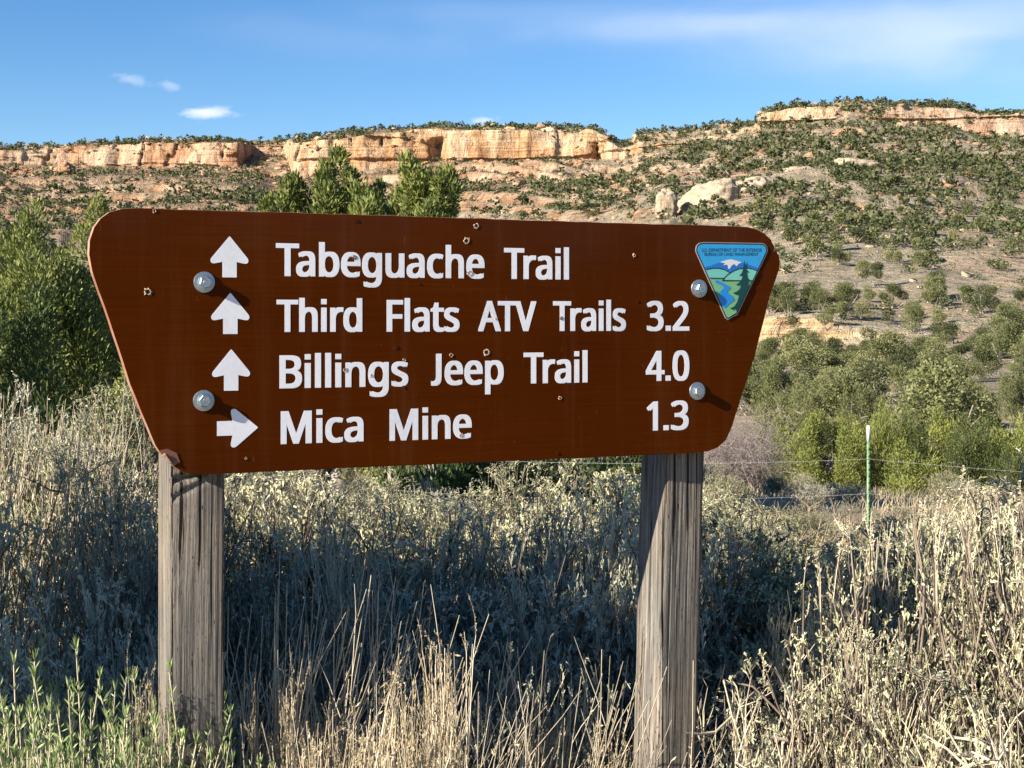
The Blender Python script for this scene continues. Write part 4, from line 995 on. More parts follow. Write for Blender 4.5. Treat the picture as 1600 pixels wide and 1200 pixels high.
bolt(319, 441, 16.5, .3); bolt(318.2, 626, 16.5, .9); bolt(1092, 451, 16.3, .15); bolt(1089, 611, 16.0, .5)

# agency badge
def bq(x, y): return uv(1060 + x / 6.667, 350 + y / 6.667)
TRI = [(175,272),(184,226),(214,197),(258,188),(850,198),(893,206),(920,238),(926,282),(910,325),(615,935),(604,950),(560,968),(512,1000),(486,982),(182,302)]
tri = [bq(*p) for p in TRI]            # clockwise in the picture, so clockwise on the board
badge_frame = flat_mat('brushed_badge_rim', (.42, .36, .33), .4, .3)
badge = link('agency_badge', prism(tri, -.0016, -.0001), badge_frame, sign)
badge['label'] = 'triangular blue and green land agency emblem with a conifer and a snowy peak'
def layer(name, poly, col, lev, rough=.3):
    if not isinstance(col, bpy.types.Material): col = flat_mat(name + '_print', col, rough, var=.06)
    return link(name, prism(poly, -.0016 - .00022 * lev - .0002, -.0016 - .00022 * lev + .0001), col, badge)
def clip(poly, cl):
    """keep the part of poly inside the convex clockwise outline cl"""
    out = list(poly)
    for i in range(len(cl)):
        a = cl[i]; b = cl[(i + 1) % len(cl)]; inp = out; out = []
        def ins(p): return (b[0] - a[0]) * (p[1] - a[1]) - (b[1] - a[1]) * (p[0] - a[0]) <= 0
        for j in range(len(inp)):
            p, q = inp[j - 1], inp[j]
            if ins(p) != ins(q):
                d = (b[0] - a[0], b[1] - a[1]); e = (q[0] - p[0], q[1] - p[1])
                den = d[0] * e[1] - d[1] * e[0]
                t = (d[0] * (a[1] - p[1]) - d[1] * (a[0] - p[0])) / (den if abs(den) > 1e-15 else 1e-15)
                out.append((p[0] + e[0] * t, p[1] + e[1] * t))
            if ins(q): out.append(q)
        if not out: return []
    return out
s_ = .00018
dark = offset_poly(tri, -8 * s_, -8 * s_)
inner = offset_poly(tri, -22 * s_, -22 * s_)
inner_cx = offset_poly([bq(*p) for p in TRI if p not in ((604,950),(560,968))], -22 * s_, -22 * s_)
ink = flat_mat('dark_ink', (.008, .02, .03), .35)
layer('badge_border', dark, ink, 0)
layer('badge_sky', inner, (.035, .36, .70), 1)
def bp(name, pts, col, lev): 
    pl = clip([bq(*p) for p in pts], inner_cx)
    if len(pl) > 2: layer(name, pl, col, lev)
bp('badge_mountain', [(180,470),(300,440),(430,398),(548,366),(660,400),(860,470),(900,560),(200,560)], (.02, .17, .55), 2)
bp('badge_snowcap', [(428,400),(480,380),(545,368),(600,383),(657,402),(625,412),(600,440),(575,417),(550,432),(525,470),(513,462),(510,430),(488,424),(462,430),(482,410)], (.78, .74, .72), 3)
bp('badge_field', [(150,562),(455,572),(900,588),(900,1100),(150,1100)], (.20, .47, .22), 3)
bp('badge_left_hill', [(200,500),(270,478),(330,462),(400,460),(470,475),(530,510),(455,572),(200,562)], (.18, .56, .46), 4)
bp('badge_right_hill', [(455,582),(500,532),(560,492),(620,468),(700,458),(760,468),(830,500),(900,560),(900,588)], (.20, .60, .45), 5)
bp('badge_meadow', [(370,690),(440,720),(430,800),(470,870),(430,850),(395,790)], (.06, .28, .25), 4)
bp('badge_river', [(368,592),(402,584),(470,622),(525,648),(538,672),(505,692),(503,712),(560,756),(578,792),(522,832),(482,872),(438,862),(420,800),(440,742),(425,702),(470,664),(448,640),(382,612)], (.02, .27, .72), 5)
def strip(pts, w): 
    L = []; R_ = []
    for i, p in enumerate(pts):
        a = np.array(pts[max(0, i - 1)]); b = np.array(pts[min(len(pts) - 1, i + 1)]); d = (b - a) / np.linalg.norm(b - a)
        n = np.array([-d[1], d[0]]); L.append(tuple(np.array(p) + n * w / 2)); R_.append(tuple(np.array(p) - n * w / 2))
    return L + R_[::-1]
bp('badge_outline', strip([(240,490),(300,468),(350,460),(410,460),(470,475),(530,510)], 9), ink, 6)
bp('badge_outline', strip([(448,592),(500,532),(560,492),(620,468),(700,459),(760,468),(840,502)], 9), ink, 6)
bp('badge_outline', strip([(240,562),(462,566)], 8), ink, 6)
bp('badge_outline', strip([(448,588),(860,590)], 8), ink, 6)
bp('badge_conifer', [(680,375),(690,430),(700,472),(727,506),(704,503),(712,560),(747,602),(715,598),(722,640),(760,690),(650,880),(600,945),(596,900),(588,882),(550,892),(530,880),(575,858),(605,810),(625,742),(600,738),(558,720),(600,703),(630,678),(645,642),(625,636),(588,636),(620,614),(645,590),(660,542),(645,543),(624,535),(650,514),(665,470),(672,430)], (.004, .055, .055), 7)
bp('badge_chipped_tip', [(500,985),(505,1005),(560,972),(612,945),(606,930),(550,957)], (.75, .75, .75), 8)
def badge_text(s, x0, x1, ybase, ytop):
    cu = bpy.data.curves.new('badge_lettering', 'FONT'); cu.body = s; cu.extrude = 0.0
    o = bpy.data.objects.new('badge_lettering', cu); C.objects.link(o)
    me = bpy.data.meshes.new_from_object(o.evaluated_get(bpy.context.evaluated_depsgraph_get()))
    bpy.data.objects.remove(o); bpy.data.curves.remove(cu); me.materials.clear()
    xs = [v.co.x for v in me.vertices]; ys = [v.co.y for v in me.vertices]
    for v in me.vertices:
        a = (v.co.x - min(xs)) / (max(xs) - min(xs)); b = (v.co.y - min(ys)) / (max(ys) - min(ys))
        u, z = bq(x0 + (x1 - x0) * a, ybase + (ytop - ybase) * b)
        v.co = (u, -.0016 - .00022 * 3, z)
    link('badge_lettering', me, ink, badge)
badge_text('U.S. DEPARTMENT OF THE INTERIOR', 240, 862, 290, 254)
badge_text('BUREAU OF LAND MANAGEMENT', 266, 826, 333, 298)

# posts
def post(u, wfront, depth, seed, yaw=0.0, lean=0.0, knot=False):
    rs = np.random.RandomState(seed)
    per = []                                   # perimeter samples (x, y, outward normal)
    w, d = wfront / 2, depth
    def side(ax, ay, bx, by, nx, ny, n):
        for k in range(n): t = k / n; per.append((ax + (bx - ax) * t, ay + (by - ay) * t, nx, ny))
    side(-w, 0, w, 0, 0, -1, 76); side(w, 0, w, d, 1, 0, 20); side(w, d, -w, d, 0, 1, 10); side(-w, d, -w, 0, -1, 0, 64)
    P = np.array(per); zs = np.concatenate([np.linspace(-.45, .7, 12), np.linspace(.705, 1.69, 190)])
    X = np.repeat(P[None, :, 0], len(zs), 0); Y = np.repeat(P[None, :, 1], len(zs), 0); Z = np.repeat(zs[:, None], len(P), 1)
    s = np.concatenate([[0], np.cumsum(np.hypot(np.diff(P[:, 0]), np.diff(P[:, 1])))])[None, :] + seed * 3.3
    wv = s + .010 * fbm(s * 6, Z * 1.6, seed, 2)
    g = fbm(wv * 260, Z * 1.4, seed, 3)
    groove = np.clip(fbm(wv * 150, Z * 2.1, seed + 5, 2) + .42, -1, 0)       # deep checks
    disp = .0006 * g + .0055 * groove
    disp += .0016 * fbm(s * 20, Z * 3.0, seed + 9, 3)
    if knot:
        line = (Z - (1.292 - .20 * (X + w))) ; line2 = Z - (1.272 + .22 * (X + w))
        fr = (Y < .001) & (X < .018)
        disp = disp - np.where(fr, .011 * np.exp(-(line2 / .0042) ** 2), 0) - np.where(fr, .004 * np.exp(-((line2 + .018 - .3 * X) / .0045) ** 2), 0)
    # rounded, worn arrises
    cx = np.minimum(np.abs(np.abs(X) - w) + 0, 1); cy = np.minimum(np.abs(Y), np.abs(Y - d))
    e = np.hypot(cx, cy)
    disp = disp - .0035 * np.exp(-(e / .0035) ** 2) * (1 + .8 * fbm(Z * 14, s * 3, seed, 2))
    nx = P[None, :, 2] - np.sign(X) * 0; ny = P[None, :, 3]
    X = X + nx * disp; Y = Y + ny * disp
    X = X + lean * (Z - 1.3)
    nr, nc = X.shape
    i, j = np.meshgrid(np.arange(nr - 1), np.arange(nc), indexing='ij')
    q = np.stack([i * nc + j, i * nc + (j + 1) % nc, (i + 1) * nc + (j + 1) % nc, (i + 1) * nc + j], -1).reshape(-1, 4)
    V = np.stack([X, Y, Z], -1).reshape(-1, 3)
    top = len(V); V = np.concatenate([V, [[lean * .39, d / 2, 1.694]]])
    t = np.array([[(nr - 1) * nc + k, (nr - 1) * nc + (k + 1) % nc, top] for k in range(nc)])
    o = link('post', mesh_np('post', V, q, t, True), M['post'], sign)
    o.location = (u, .0225, 0); o.rotation_euler = (0, 0, yaw)
    return o
uL = (uv(270.5, 750)[0] + uv(351.5, 750)[0]) / 2
post(uL + .003, .0945, .122, 2, knot=True)
uR = (uv(1043, 735)[0] + uv(1103.5, 735)[0]) / 2
post(uR + .012, .0915, .100, 5, rad(2.5), .033)

# ------------------------------------------------------------------ fence behind the meadow
def steel_post_material():
    t = NT('green_painted_steel'); p = t.pos(True); n = t.noise(p, 30, 4, .7)
    col = t.ramp(n, [(.35, (.07, .15, .07)), (.6, (.17, .30, .13)), (.75, (.30, .36, .22))])
    return t.set(color=col, rough=.6, normal=t.bump(n, .2, .002))
M['green_steel'] = steel_post_material()
M['white_paint'] = flat_mat('chipped_white_paint', (.74, .74, .70), .6, var=.15, scale=60)
M['wire'] = flat_mat('dull_galvanised_wire', (.34, .33, .31), .55, .4)
def fence():
    root = empty('wire_fence', (2.9, 12.0, float(ground_z(2.9, 12.0))))
    tag(root, 'wire fence on a green steel T-post with a white tip, crossing the meadow', 'fence')
    base = Vector(root.location)
    def tpost(x, y, top):
        zg = float(ground_z(x, y)) - .3
        mb = MB()
        def box(x0, x1, y0, y1, z0, z1):
            v = [(a, b, c) for c in (z0, z1) for a, b in ((x0, y0), (x1, y0), (x1, y1), (x0, y1))]
            mb.add([(p[0] + x - base.x, p[1] + y - base.y, p[2] - base.z) for p in v], [(0,3,2,1),(4,5,6,7),(0,1,5,4),(1,2,6,5),(2,3,7,6),(3,0,4,7)])
        box(-.013, .013, -.003, .003, zg, top - .13); box(-.003, .003, .0032, .035, zg, top - .13)
        z = zg + .4
        while z < top - .16:
            box(-.006, .006, -.010, -.0032, z, z + .018); z += .054
        o = link('steel_post', mb.mesh('steel_post'), M['green_steel'], root)
        mb = MB()
        box(-.0135, .0135, -.0035, .0035, top - .128, top); box(-.0035, .0035, .0037, .0355, top - .128, top)
        link('white_tip', mb.mesh('white_tip'), M['white_paint'], root if o is None else o)
    P = at(1357, 665, 12.0); tpost(P[0], P[1], P[2])
    xs = [(-2.6, 13.6), (P[0], P[1]), (8.2, 10.3)]
    for (x, y) in (xs[0], xs[2]): tpost(x, y, P[2] + (.05 if x < 0 else -.05))
    for k, dz in enumerate((.27, .55, .83)):
        for a, b in ((0, 1), (1, 2)):
            A = np.array([xs[a][0], xs[a][1] - .012, P[2] - dz]); B = np.array([xs[b][0], xs[b][1] - .012, P[2] - dz])
            t = np.linspace(0, 1, 26)
            pts = A[None] * (1 - t)[:, None] + B[None] * t[:, None]; pts[:, 2] -= .10 * 4 * t * (1 - t) * (1 + .3 * k)
            mb = MB(); tube(mb, pts - np.array(base)[None], np.full(26, .0014), 4)
            for s in np.arange(.02, .99, .022):
                c = A * (1 - s) + B * s; c[2] -= .10 * 4 * s * (1 - s) * (1 + .3 * k); c = c - np.array(base)
                r = np.array([.004, .002, .011])
                tube(mb, np.array([c - r, c + r]), [.0016, .0012], 3)
            link('barbed_wire', mb.mesh('barbed_wire'), M['wire'], root)
fence()

# ------------------------------------------------------------------ junipers in the middle distance
def juniper_meshes(seed, H, R, nspray, nlobe=30, col_tight=.25, spr=.075, shape='round', zlo=.08):
    nlobe = int(nlobe * 2.0)
    rs = np.random.RandomState(seed)
    # skeleton
    wood = MB(); lobes = []
    ns = rs.randint(2, 4)
    for s in range(ns):
        a = rs.uniform(0, 6.28)
        pts, d = path(rs, np.array([math.cos(a) * .1, math.sin(a) * .1, -.2]), np.array([math.cos(a) * .35, math.sin(a) * .35, 1.0]), H * .60, 8, .12, .05)
        tube(wood, pts, np.linspace(.036 * H, .003 * H, 9), 7)
        for k in range(2, 9):
            for _ in range(2):
                b = rs.uniform(0, 6.28)
                L = R * rs.uniform(.4, .8) * (1.1 - .5 * k / 8)
                bp_, _d = path(rs, pts[k], np.array([math.cos(b), math.sin(b), rs.uniform(.0, .7)]), L, 5, .2, .10)
                tube(wood, bp_, np.linspace(.012 * H, .0012 * H, 6), 4)
    ncol = max(5, nlobe // 7)
    for c_ in range(ncol):
        a = rs.uniform(0, 6.28); q = (0 if c_ == 0 else math.sqrt(rs.uniform(.08, 1.0)))
        if shape == 'round': hc = H * (1 - .26 * q ** 2.2) * rs.uniform(.80, 1.0); r0 = R * rs.uniform(.26, .36)
        else: hc = H * (1 - .16 * q ** 1.4) * rs.uniform(.90, 1.0); r0 = R * rs.uniform(.30, .42)
        if c_ == 0: hc = H * .99
        cx, cy = math.cos(a) * q * R * .78, math.sin(a) * q * R * .78
        m_ = 10
        for s in range(m_):
            f = (s + rs.uniform(.1, .9)) / m_
            z = hc * (zlo + (.97 - zlo) * f ** .8); r = r0 * (1.05 - .62 * f ** 1.8) * rs.uniform(.7, 1.15)
            if rs.rand() < (.12 if shape == 'cone' else .34): continue
            jx = r0 * .55 * (1 - f * .7)
            lobes.append((cx + rs.normal() * jx, cy + rs.normal() * jx, z, r))
    lobes = np.array(lobes)
    k = rs.choice(len(lobes), nspray, p=lobes[:, 3] ** .9 / np.sum(lobes[:, 3] ** .9))
    dirs = unit(rs.normal(size=(nspray, 3)) + np.array([0, 0, .25]))
    rad_ = lobes[k, 3] * (.55 + .45 * rs.rand(nspray)) * (1 + .45 * fbm(dirs[:, 0] * 2 + k, dirs[:, 1] * 2, dirs[:, 2] * 2, 2))
    base = lobes[k, :3] + dirs * rad_[:, None] * np.array([1, 1, 1.5])
    sd = unit(dirs * .7 + rs.normal(size=(nspray, 3)) * .5 + np.array([0, 0, 1.0]))
    v, q = leaf_quads(rs, base, sd, spr * rs.uniform(.6, 1.4, nspray), spr * .30 * rs.uniform(.7, 1.3, nspray), 'rhomb')
    # upright wisps at the outline
    return mesh_np('crown', v, q), wood.mesh('trunk')

ROW = {}
def tree(px, D, top_py, H, R, seed, label, cat='tree', group=None, leaf='juniper_leaf', nspray=26000, spr=.075, shape='round', nlobe=30, zbase=None, zlo=.08, shared=None):
    t = at(px, top_py, D)
    if D > 29: H = max(H, t[2] - terrain_z(t[0], t[1]))
    if shared:
        key = (shared, seed % 4, leaf)
        if key not in ROW: ROW[key] = juniper_meshes(seed % 4 + 500, 3.0, 1.4, shared, nlobe, spr=.095)
        crown, trunk = ROW[key]
    else: crown, trunk = juniper_meshes(seed, H, R, nspray, nlobe, spr=spr, shape=shape, zlo=zlo)
    z = t[2] - H if zbase is None else zbase
    root = empty('juniper_tree', (t[0], t[1], z), 0)
    tag(root, label, cat, group)
    link('crown', crown, M[leaf], root); link('trunk', trunk, M['juniper_bark'], root)
    if shared: root.scale = (R / 1.4, R / 1.4, H / 3.0); root.rotation_euler = (0, 0, seed * 1.7)
    return root
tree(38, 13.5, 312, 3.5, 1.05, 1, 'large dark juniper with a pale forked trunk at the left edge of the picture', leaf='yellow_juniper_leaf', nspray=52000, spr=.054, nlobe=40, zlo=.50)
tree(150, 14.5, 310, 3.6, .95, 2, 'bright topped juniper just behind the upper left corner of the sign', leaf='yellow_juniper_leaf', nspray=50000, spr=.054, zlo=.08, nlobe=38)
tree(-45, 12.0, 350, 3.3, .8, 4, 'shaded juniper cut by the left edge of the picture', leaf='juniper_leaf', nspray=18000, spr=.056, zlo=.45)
tree(210, 9.5, 560, 1.6, .62, 5, 'low bright green juniper beside the left slanted edge of the sign', leaf='yellow_juniper_leaf', nspray=26000, spr=.055)
tree(70, 26, 520, 2.6, 2.0, 6, 'dull green bush behind the left juniper trunk', leaf='far_juniper_leaf', nspray=14000, spr=.09)
tree(515, 26, 196, 6.3, 1.15, 7, 'tall pointed juniper rising over the top of the sign, left one of the pair', leaf='yellow_juniper_leaf', nspray=62000, spr=.115, shape='cone', nlobe=46)
tree(645, 25, 212, 5.9, 1.25, 8, 'broad juniper rising over the top of the sign, right one of the pair', leaf='yellow_juniper_leaf', nspray=62000, spr=.115, nlobe=42, shape='cone')
tree(590, 27, 262, 5.0, .75, 9, 'shorter juniper filling the gap between the two tall ones', leaf='yellow_juniper_leaf', nspray=26000, spr=.11, shape='cone')
tree(690, 24, 246, 5.0, .65, 10, 'slim juniper at the right foot of the broad juniper above the sign', leaf='yellow_juniper_leaf', nspray=24000, spr=.11, shape='cone')
tree(430, 34, 326, 4.2, .75, 11, 'small juniper top just peeping over the sign left of the pair', leaf='yellow_juniper_leaf', nspray=9000, spr=.1)
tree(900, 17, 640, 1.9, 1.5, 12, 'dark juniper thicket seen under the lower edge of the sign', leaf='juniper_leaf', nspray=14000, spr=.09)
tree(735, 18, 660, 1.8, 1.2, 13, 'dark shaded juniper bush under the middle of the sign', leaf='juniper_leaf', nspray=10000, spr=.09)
tree(1283, 44, 640, 3.2, 1.55, 14, 'big rounded yellow green juniper bush behind the fence', leaf='yellow_juniper_leaf', nspray=52000, spr=.085, zlo=.085, nlobe=40)
rt = np.random.RandomState(5)
for k, (px, top, D, H, R) in enumerate([(1378, 628, 44, 2.5, 1.0), (1418, 640, 47, 2.2, 1.0), (1468, 638, 45, 2.4, 1.4), (1545, 640, 43, 2.6, 1.7), (1600, 650, 40, 2.5, 1.3), (1505, 655, 40, 1.9, 1.0),
                                        (1410, 690, 37, 1.6, 1.2), (1235, 655, 50, 2.2, 1.0), (1340, 662, 49, 2.0, 1.0), (1580, 690, 34, 1.3, .8), (1440, 590, 70, 2.8, 1.7), (1520, 585, 74, 3.0, 1.8),
                                        (1345, 600, 70, 2.6, 1.5), (1250, 590, 74, 3.0, 1.6), (1210, 560, 82, 3.4, 2.0), (1300, 570, 84, 3.0, 1.9), (1590, 570, 80, 3.1, 2.0)]):
    labs = ['round juniper right behind the white tipped fence post', 'low juniper second along from the fence post', 'wide bright juniper in the middle of the row behind the fence',
            'widest juniper of the row at the right behind the fence', 'juniper at the right end of the row, cut by the picture edge', 'small juniper in front of the wide ones at the right',
            'squat dark juniper bush at the foot of the row near the fence post', 'juniper just left of the big rounded bush behind the fence', 'juniper between the big rounded bush and the fence post',
            'small juniper bush on the meadow edge at the far right', 'olive juniper on the lower slope above the row', 'olive juniper on the lower slope above the widest one',
            'olive juniper on the lower slope above the fence post', 'olive juniper above the big rounded bush', 'large olive juniper next to the right edge of the sign',
            'large olive juniper below the pale rock ledge', 'large olive juniper on the red slope at the far right']
    tree(px, D, top, H + .5, R * (1.0 if k < 10 else .95), 30 + k, labs[k], leaf=('yellow_juniper_leaf' if k % 2 == 0 else 'mixed_juniper_leaf') if k < 10 else 'far_juniper_leaf', nspray=26000 if k > 9 else 30000, spr=.06 if k < 10 else .085, group='junipers behind the fence', nlobe=26, shared=15000)

for k in range(7):
    px = 1200 + 66 * k + rt.uniform(-12, 12); D = rt.uniform(50, 64)
    tree(px, D, 640 + rt.uniform(-16, 26), rt.uniform(1.6, 2.4), rt.uniform(1.0, 1.7), 80 + k, 'olive juniper bush at the foot of the hillside behind the bright row', leaf='mixed_juniper_leaf' if k % 3 else 'far_juniper_leaf', nspray=16000, spr=.08, group='juniper bushes at the foot of the hillside', nlobe=26, shared=15000)

def bare_bush(px, D, top_py, H, R, seed, label):
    rs = np.random.RandomState(seed); mb = MB()
    for s in range(26):
        a = rs.uniform(0, 6.28)
        pts, d = path(rs, np.zeros(3), np.array([math.cos(a) * .7, math.sin(a) * .7, rs.uniform(.5, 1.3)]), H * rs.uniform(.6, 1), 6, .12)
        pts = pts * np.array([R / H * 1.3, R / H * 1.3, 1])
        tube(mb, pts, np.linspace(.02, .006, 7), 3)
        for k in range(2, 7):
            for _ in range(5):
                p2, d2 = path(rs, pts[k], rs.normal(size=3) + np.array([0, 0, .5]), H * .28, 4, .25)
                tube(mb, p2, np.linspace(.007, .003, 5), 3)
                for _ in range(3):
                    p3, _d = path(rs, p2[rs.randint(1, 5)], rs.normal(size=3) + np.array([0, 0, .3]), H * .13, 2, .3)
                    tube(mb, p3, [.004, .003, .002], 3)
    t = at(px, top_py, D)
    root = empty('leafless_bush', (t[0], t[1], t[2] - H)); tag(root, label, 'bush')
    link('branches', mb.mesh('branches'), M['grey_twig'], root)
bare_bush(1165, 36, 615, 3.2, 1.15, 3, 'leafless grey bush right of the lower right corner of the sign')
bare_bush(1120, 38, 640, 3.0, 1.0, 4, 'leafless grey bush half hidden by the lower right corner of the sign')

# ------------------------------------------------------------------ sagebrush
def sage_meshes(seed, H, R, stalks=50, leafsize=.016, dens=1.0, upright=.25, bare=0.0, sprawl=0.0):
    rs = np.random.RandomState(seed); wood = MB(); tips = []; stalkm = MB(); heads_b = []; heads_d = []
    ns = rs.randint(5, 8)
    for s in range(ns):
        a = 2 * PI * s / ns + rs.uniform(-.4, .4)
        out = rs.uniform(.3, 1.0) + sprawl
        pts, d = path(rs, np.array([math.cos(a) * .03, math.sin(a) * .03, -.05]), np.array([math.cos(a) * out, math.sin(a) * out, 1.0]), H * .55, 6, .16 + .10 * (sprawl > .8), .03)
        tube(wood, pts, np.linspace(.016, .008, 7) * (.42 if sprawl > .8 else 1), 6)
        l1 = []
        for _ in range(int(7 * dens) + 1):
            k = rs.randint(2, 7); b = rs.uniform(0, 6.28)
            dd = unit(d * .6 + np.array([math.cos(b), math.sin(b), rs.uniform(.1, .7)]) * .8)
            p1, d1 = path(rs, pts[k], dd, H * rs.uniform(.28, .42), 4, .18 + .14 * (sprawl > .8), upright * .3)
            tube(wood, p1, np.linspace(.0065, .003, 5), 4); l1.append((p1, d1))
        for p1, d1 in l1:
            for _ in range(int(7 * dens) + 1):
                k = rs.randint(1, 5); b = rs.uniform(0, 6.28)
                dd = unit(d1 * .7 + rs.normal(size=3) * .5 + np.array([0, 0, upright]))
                p2, d2 = path(rs, p1[k], dd, H * rs.uniform(.12, .24), 3, .16, upright * .35)
                tube(wood, p2, np.linspace(.0032, .0016, 4), 3)
                for _ in range(3):
                    q = p2[rs.randint(1, 4)]
                    d3 = unit(d2 * .7 + rs.normal(size=3) * .45 + np.array([0, 0, upright]))
                    tips.append((q, d3, rs.uniform(.04, .10)))
    T = np.array([np.concatenate([q, d3, [l]]) for q, d3, l in tips])
    n = len(T)
    # fine end twigs as slender crossed quads
    e = T[:, :3] + T[:, 3:6] * T[:, 6:7]
    v, q = leaf_quads(rs, T[:, :3], T[:, 3:6], T[:, 6], .0022, 'rhomb'); wood.add(v, q)
    keep = rs.rand(n) > bare
    Tk = T[keep]
    m = 18
    k = np.repeat(np.arange(len(Tk)), m)
    tt = rs.uniform(.15, 1.05, len(k))
    base = Tk[k, :3] + Tk[k, 3:6] * (Tk[k, 6] * tt)[:, None]
    dirs = unit(Tk[k, 3:6] * .9 + rs.normal(size=(len(k), 3)) * .55 + np.array([0, 0, .25]))
    lv, lq = leaf_quads(rs, base, dirs, leafsize * rs.uniform(.6, 1.35, len(k)), leafsize * .34 * rs.uniform(.7, 1.3, len(k)))
    # last year's flower stalks
    hv = None
    ztop = float(np.percentile(T[:, 2], 98)) + .03
    top = T[np.argsort(-T[:, 2])[:max(60, stalks * 4)]]
    if stalks:
        for i in rs.choice(len(top), stalks):
            L = H * rs.uniform(.08, .20)
            p, d = path(rs, top[i, :3], np.array([rs.normal() * .16 + .08, rs.normal() * .16, 1.0]), L, 4, .07)
            tube(stalkm, p, np.linspace(.0014, .0006, 5), 3)
            for s in range(16):
                tt_ = rs.uniform(.3, 1.0); j = min(3, int(tt_ * 4)); c = p[j] + (p[j + 1] - p[j]) * (tt_ * 4 - j)
                heads_b.append(c); heads_d.append(rs.normal(size=3) * .5 + np.array([0, 0, .9]))
        hb = np.array(heads_b); hd = np.array(heads_d)
        sv, sq = leaf_quads(rs, hb, hd, rs.uniform(.006, .013, len(hb)), .0045, 'rhomb'); stalkm.add(sv, sq)
    r95 = float(np.percentile(np.hypot(T[:, 0], T[:, 1]), 92))
    def squash(v):
        v = np.array(v, dtype=float); r = np.hypot(v[:, 0], v[:, 1]); zt = ztop * np.sqrt(np.clip(1 - (np.minimum(r, r95 * 1.1) / (r95 * 1.45)) ** 2, .1, 1))
        over = v[:, 2] - zt; v[:, 2] = np.where(over > 0, zt + over * .30, v[:, 2])
        f = np.where(r > r95, (r95 + (r - r95) * .3) / np.maximum(r, 1e-6), 1.0); v[:, 0] *= f; v[:, 1] *= f
        return v
    lv = squash(lv); wood.v = [squash(x) for x in wood.v]; stalkm.v = [squash(x) for x in stalkm.v]
    return (mesh_np('foliage', lv, lq), wood.mesh('branches'), stalkm.mesh('flower_stalks') if stalks else None, ztop, r95)

SG = 'sagebrush growing thick around the sign'
class Shrub:
    def __init__(s, meshes, leaf, wood, stalk, name='sagebrush'):
        s.m = meshes; s.ztop = meshes[3]; s.r = meshes[4]; s.leaf = leaf; s.wood = wood; s.stalk = stalk; s.first = None; s.name = name
    def put(s, x, y, top, scale, label, rz, cat='shrub', group=SG, H=1.0, wide=None, tilt=(0, 0)):
        if s.first is None:
            root = empty(s.name); s.first = root
            tag(root, label, cat, group)
            link('foliage', s.m[0], M[s.leaf], root); link('branches', s.m[1], M[s.wood], root)
            if s.m[2]: link('flower_stalks', s.m[2], M[s.stalk], root)['kind'] = 'stuff'
            o = root
        else:
            o = copy_tree(s.first); o['label'] = label; o['category'] = cat
            if group: o['group'] = group
        o.location = (x, y, top - H * scale if top is not None else float(ground_z(x, y)) - .03)
        o.rotation_euler = (tilt[0], tilt[1], rz); ws = wide / s.r if wide else scale; o.scale = (ws, ws, scale)
        return o
KIND = [Shrub(sage_meshes(40 + k, 1.0, .7, stalks=st, leafsize=ls, bare=br, upright=up, sprawl=sp), lf, 'sage_wood', 'pale_stem')
        for k, (st, ls, br, up, sp, lf) in enumerate([(12, .0155, .0, .3, .0, 'sage_leaf'), (34, .015, .1, .45, .0, 'sage_leaf'), (16, .0155, .05, .25, .3, 'sage_leaf_grey'),
                                                  (14, .0145, .2, .3, .5, 'sage_leaf_grey'), (60, .012, .3, .6, .0, 'sage_leaf'), (6, .016, .0, .3, .2, 'sage_leaf_grey'), (36, .0095, .12, .35, .35, 'sage_leaf')])]
DRY = Shrub(sage_meshes(77, 1.0, .7, stalks=160, leafsize=.009, bare=.6, upright=.7), 'seed_head', 'pale_stem', 'pale_stem', 'rabbitbrush')
DEAD = Shrub(sage_meshes(91, 1.0, .7, stalks=0, leafsize=.011, bare=.82, upright=.12, sprawl=.9), 'sage_leaf', 'pale_stem', None, 'dead_sagebrush')
RABBIT = Shrub(sage_meshes(78, 1.0, .7, stalks=190, leafsize=.010, bare=.2, upright=.9), 'seed_head', 'pale_stem', 'seed_head', 'rabbitbrush')

rg = np.random.RandomState(21)
def height_for(x, y):
    """how tall the brush stands: follows the photograph's uneven top line"""
    return 1.0
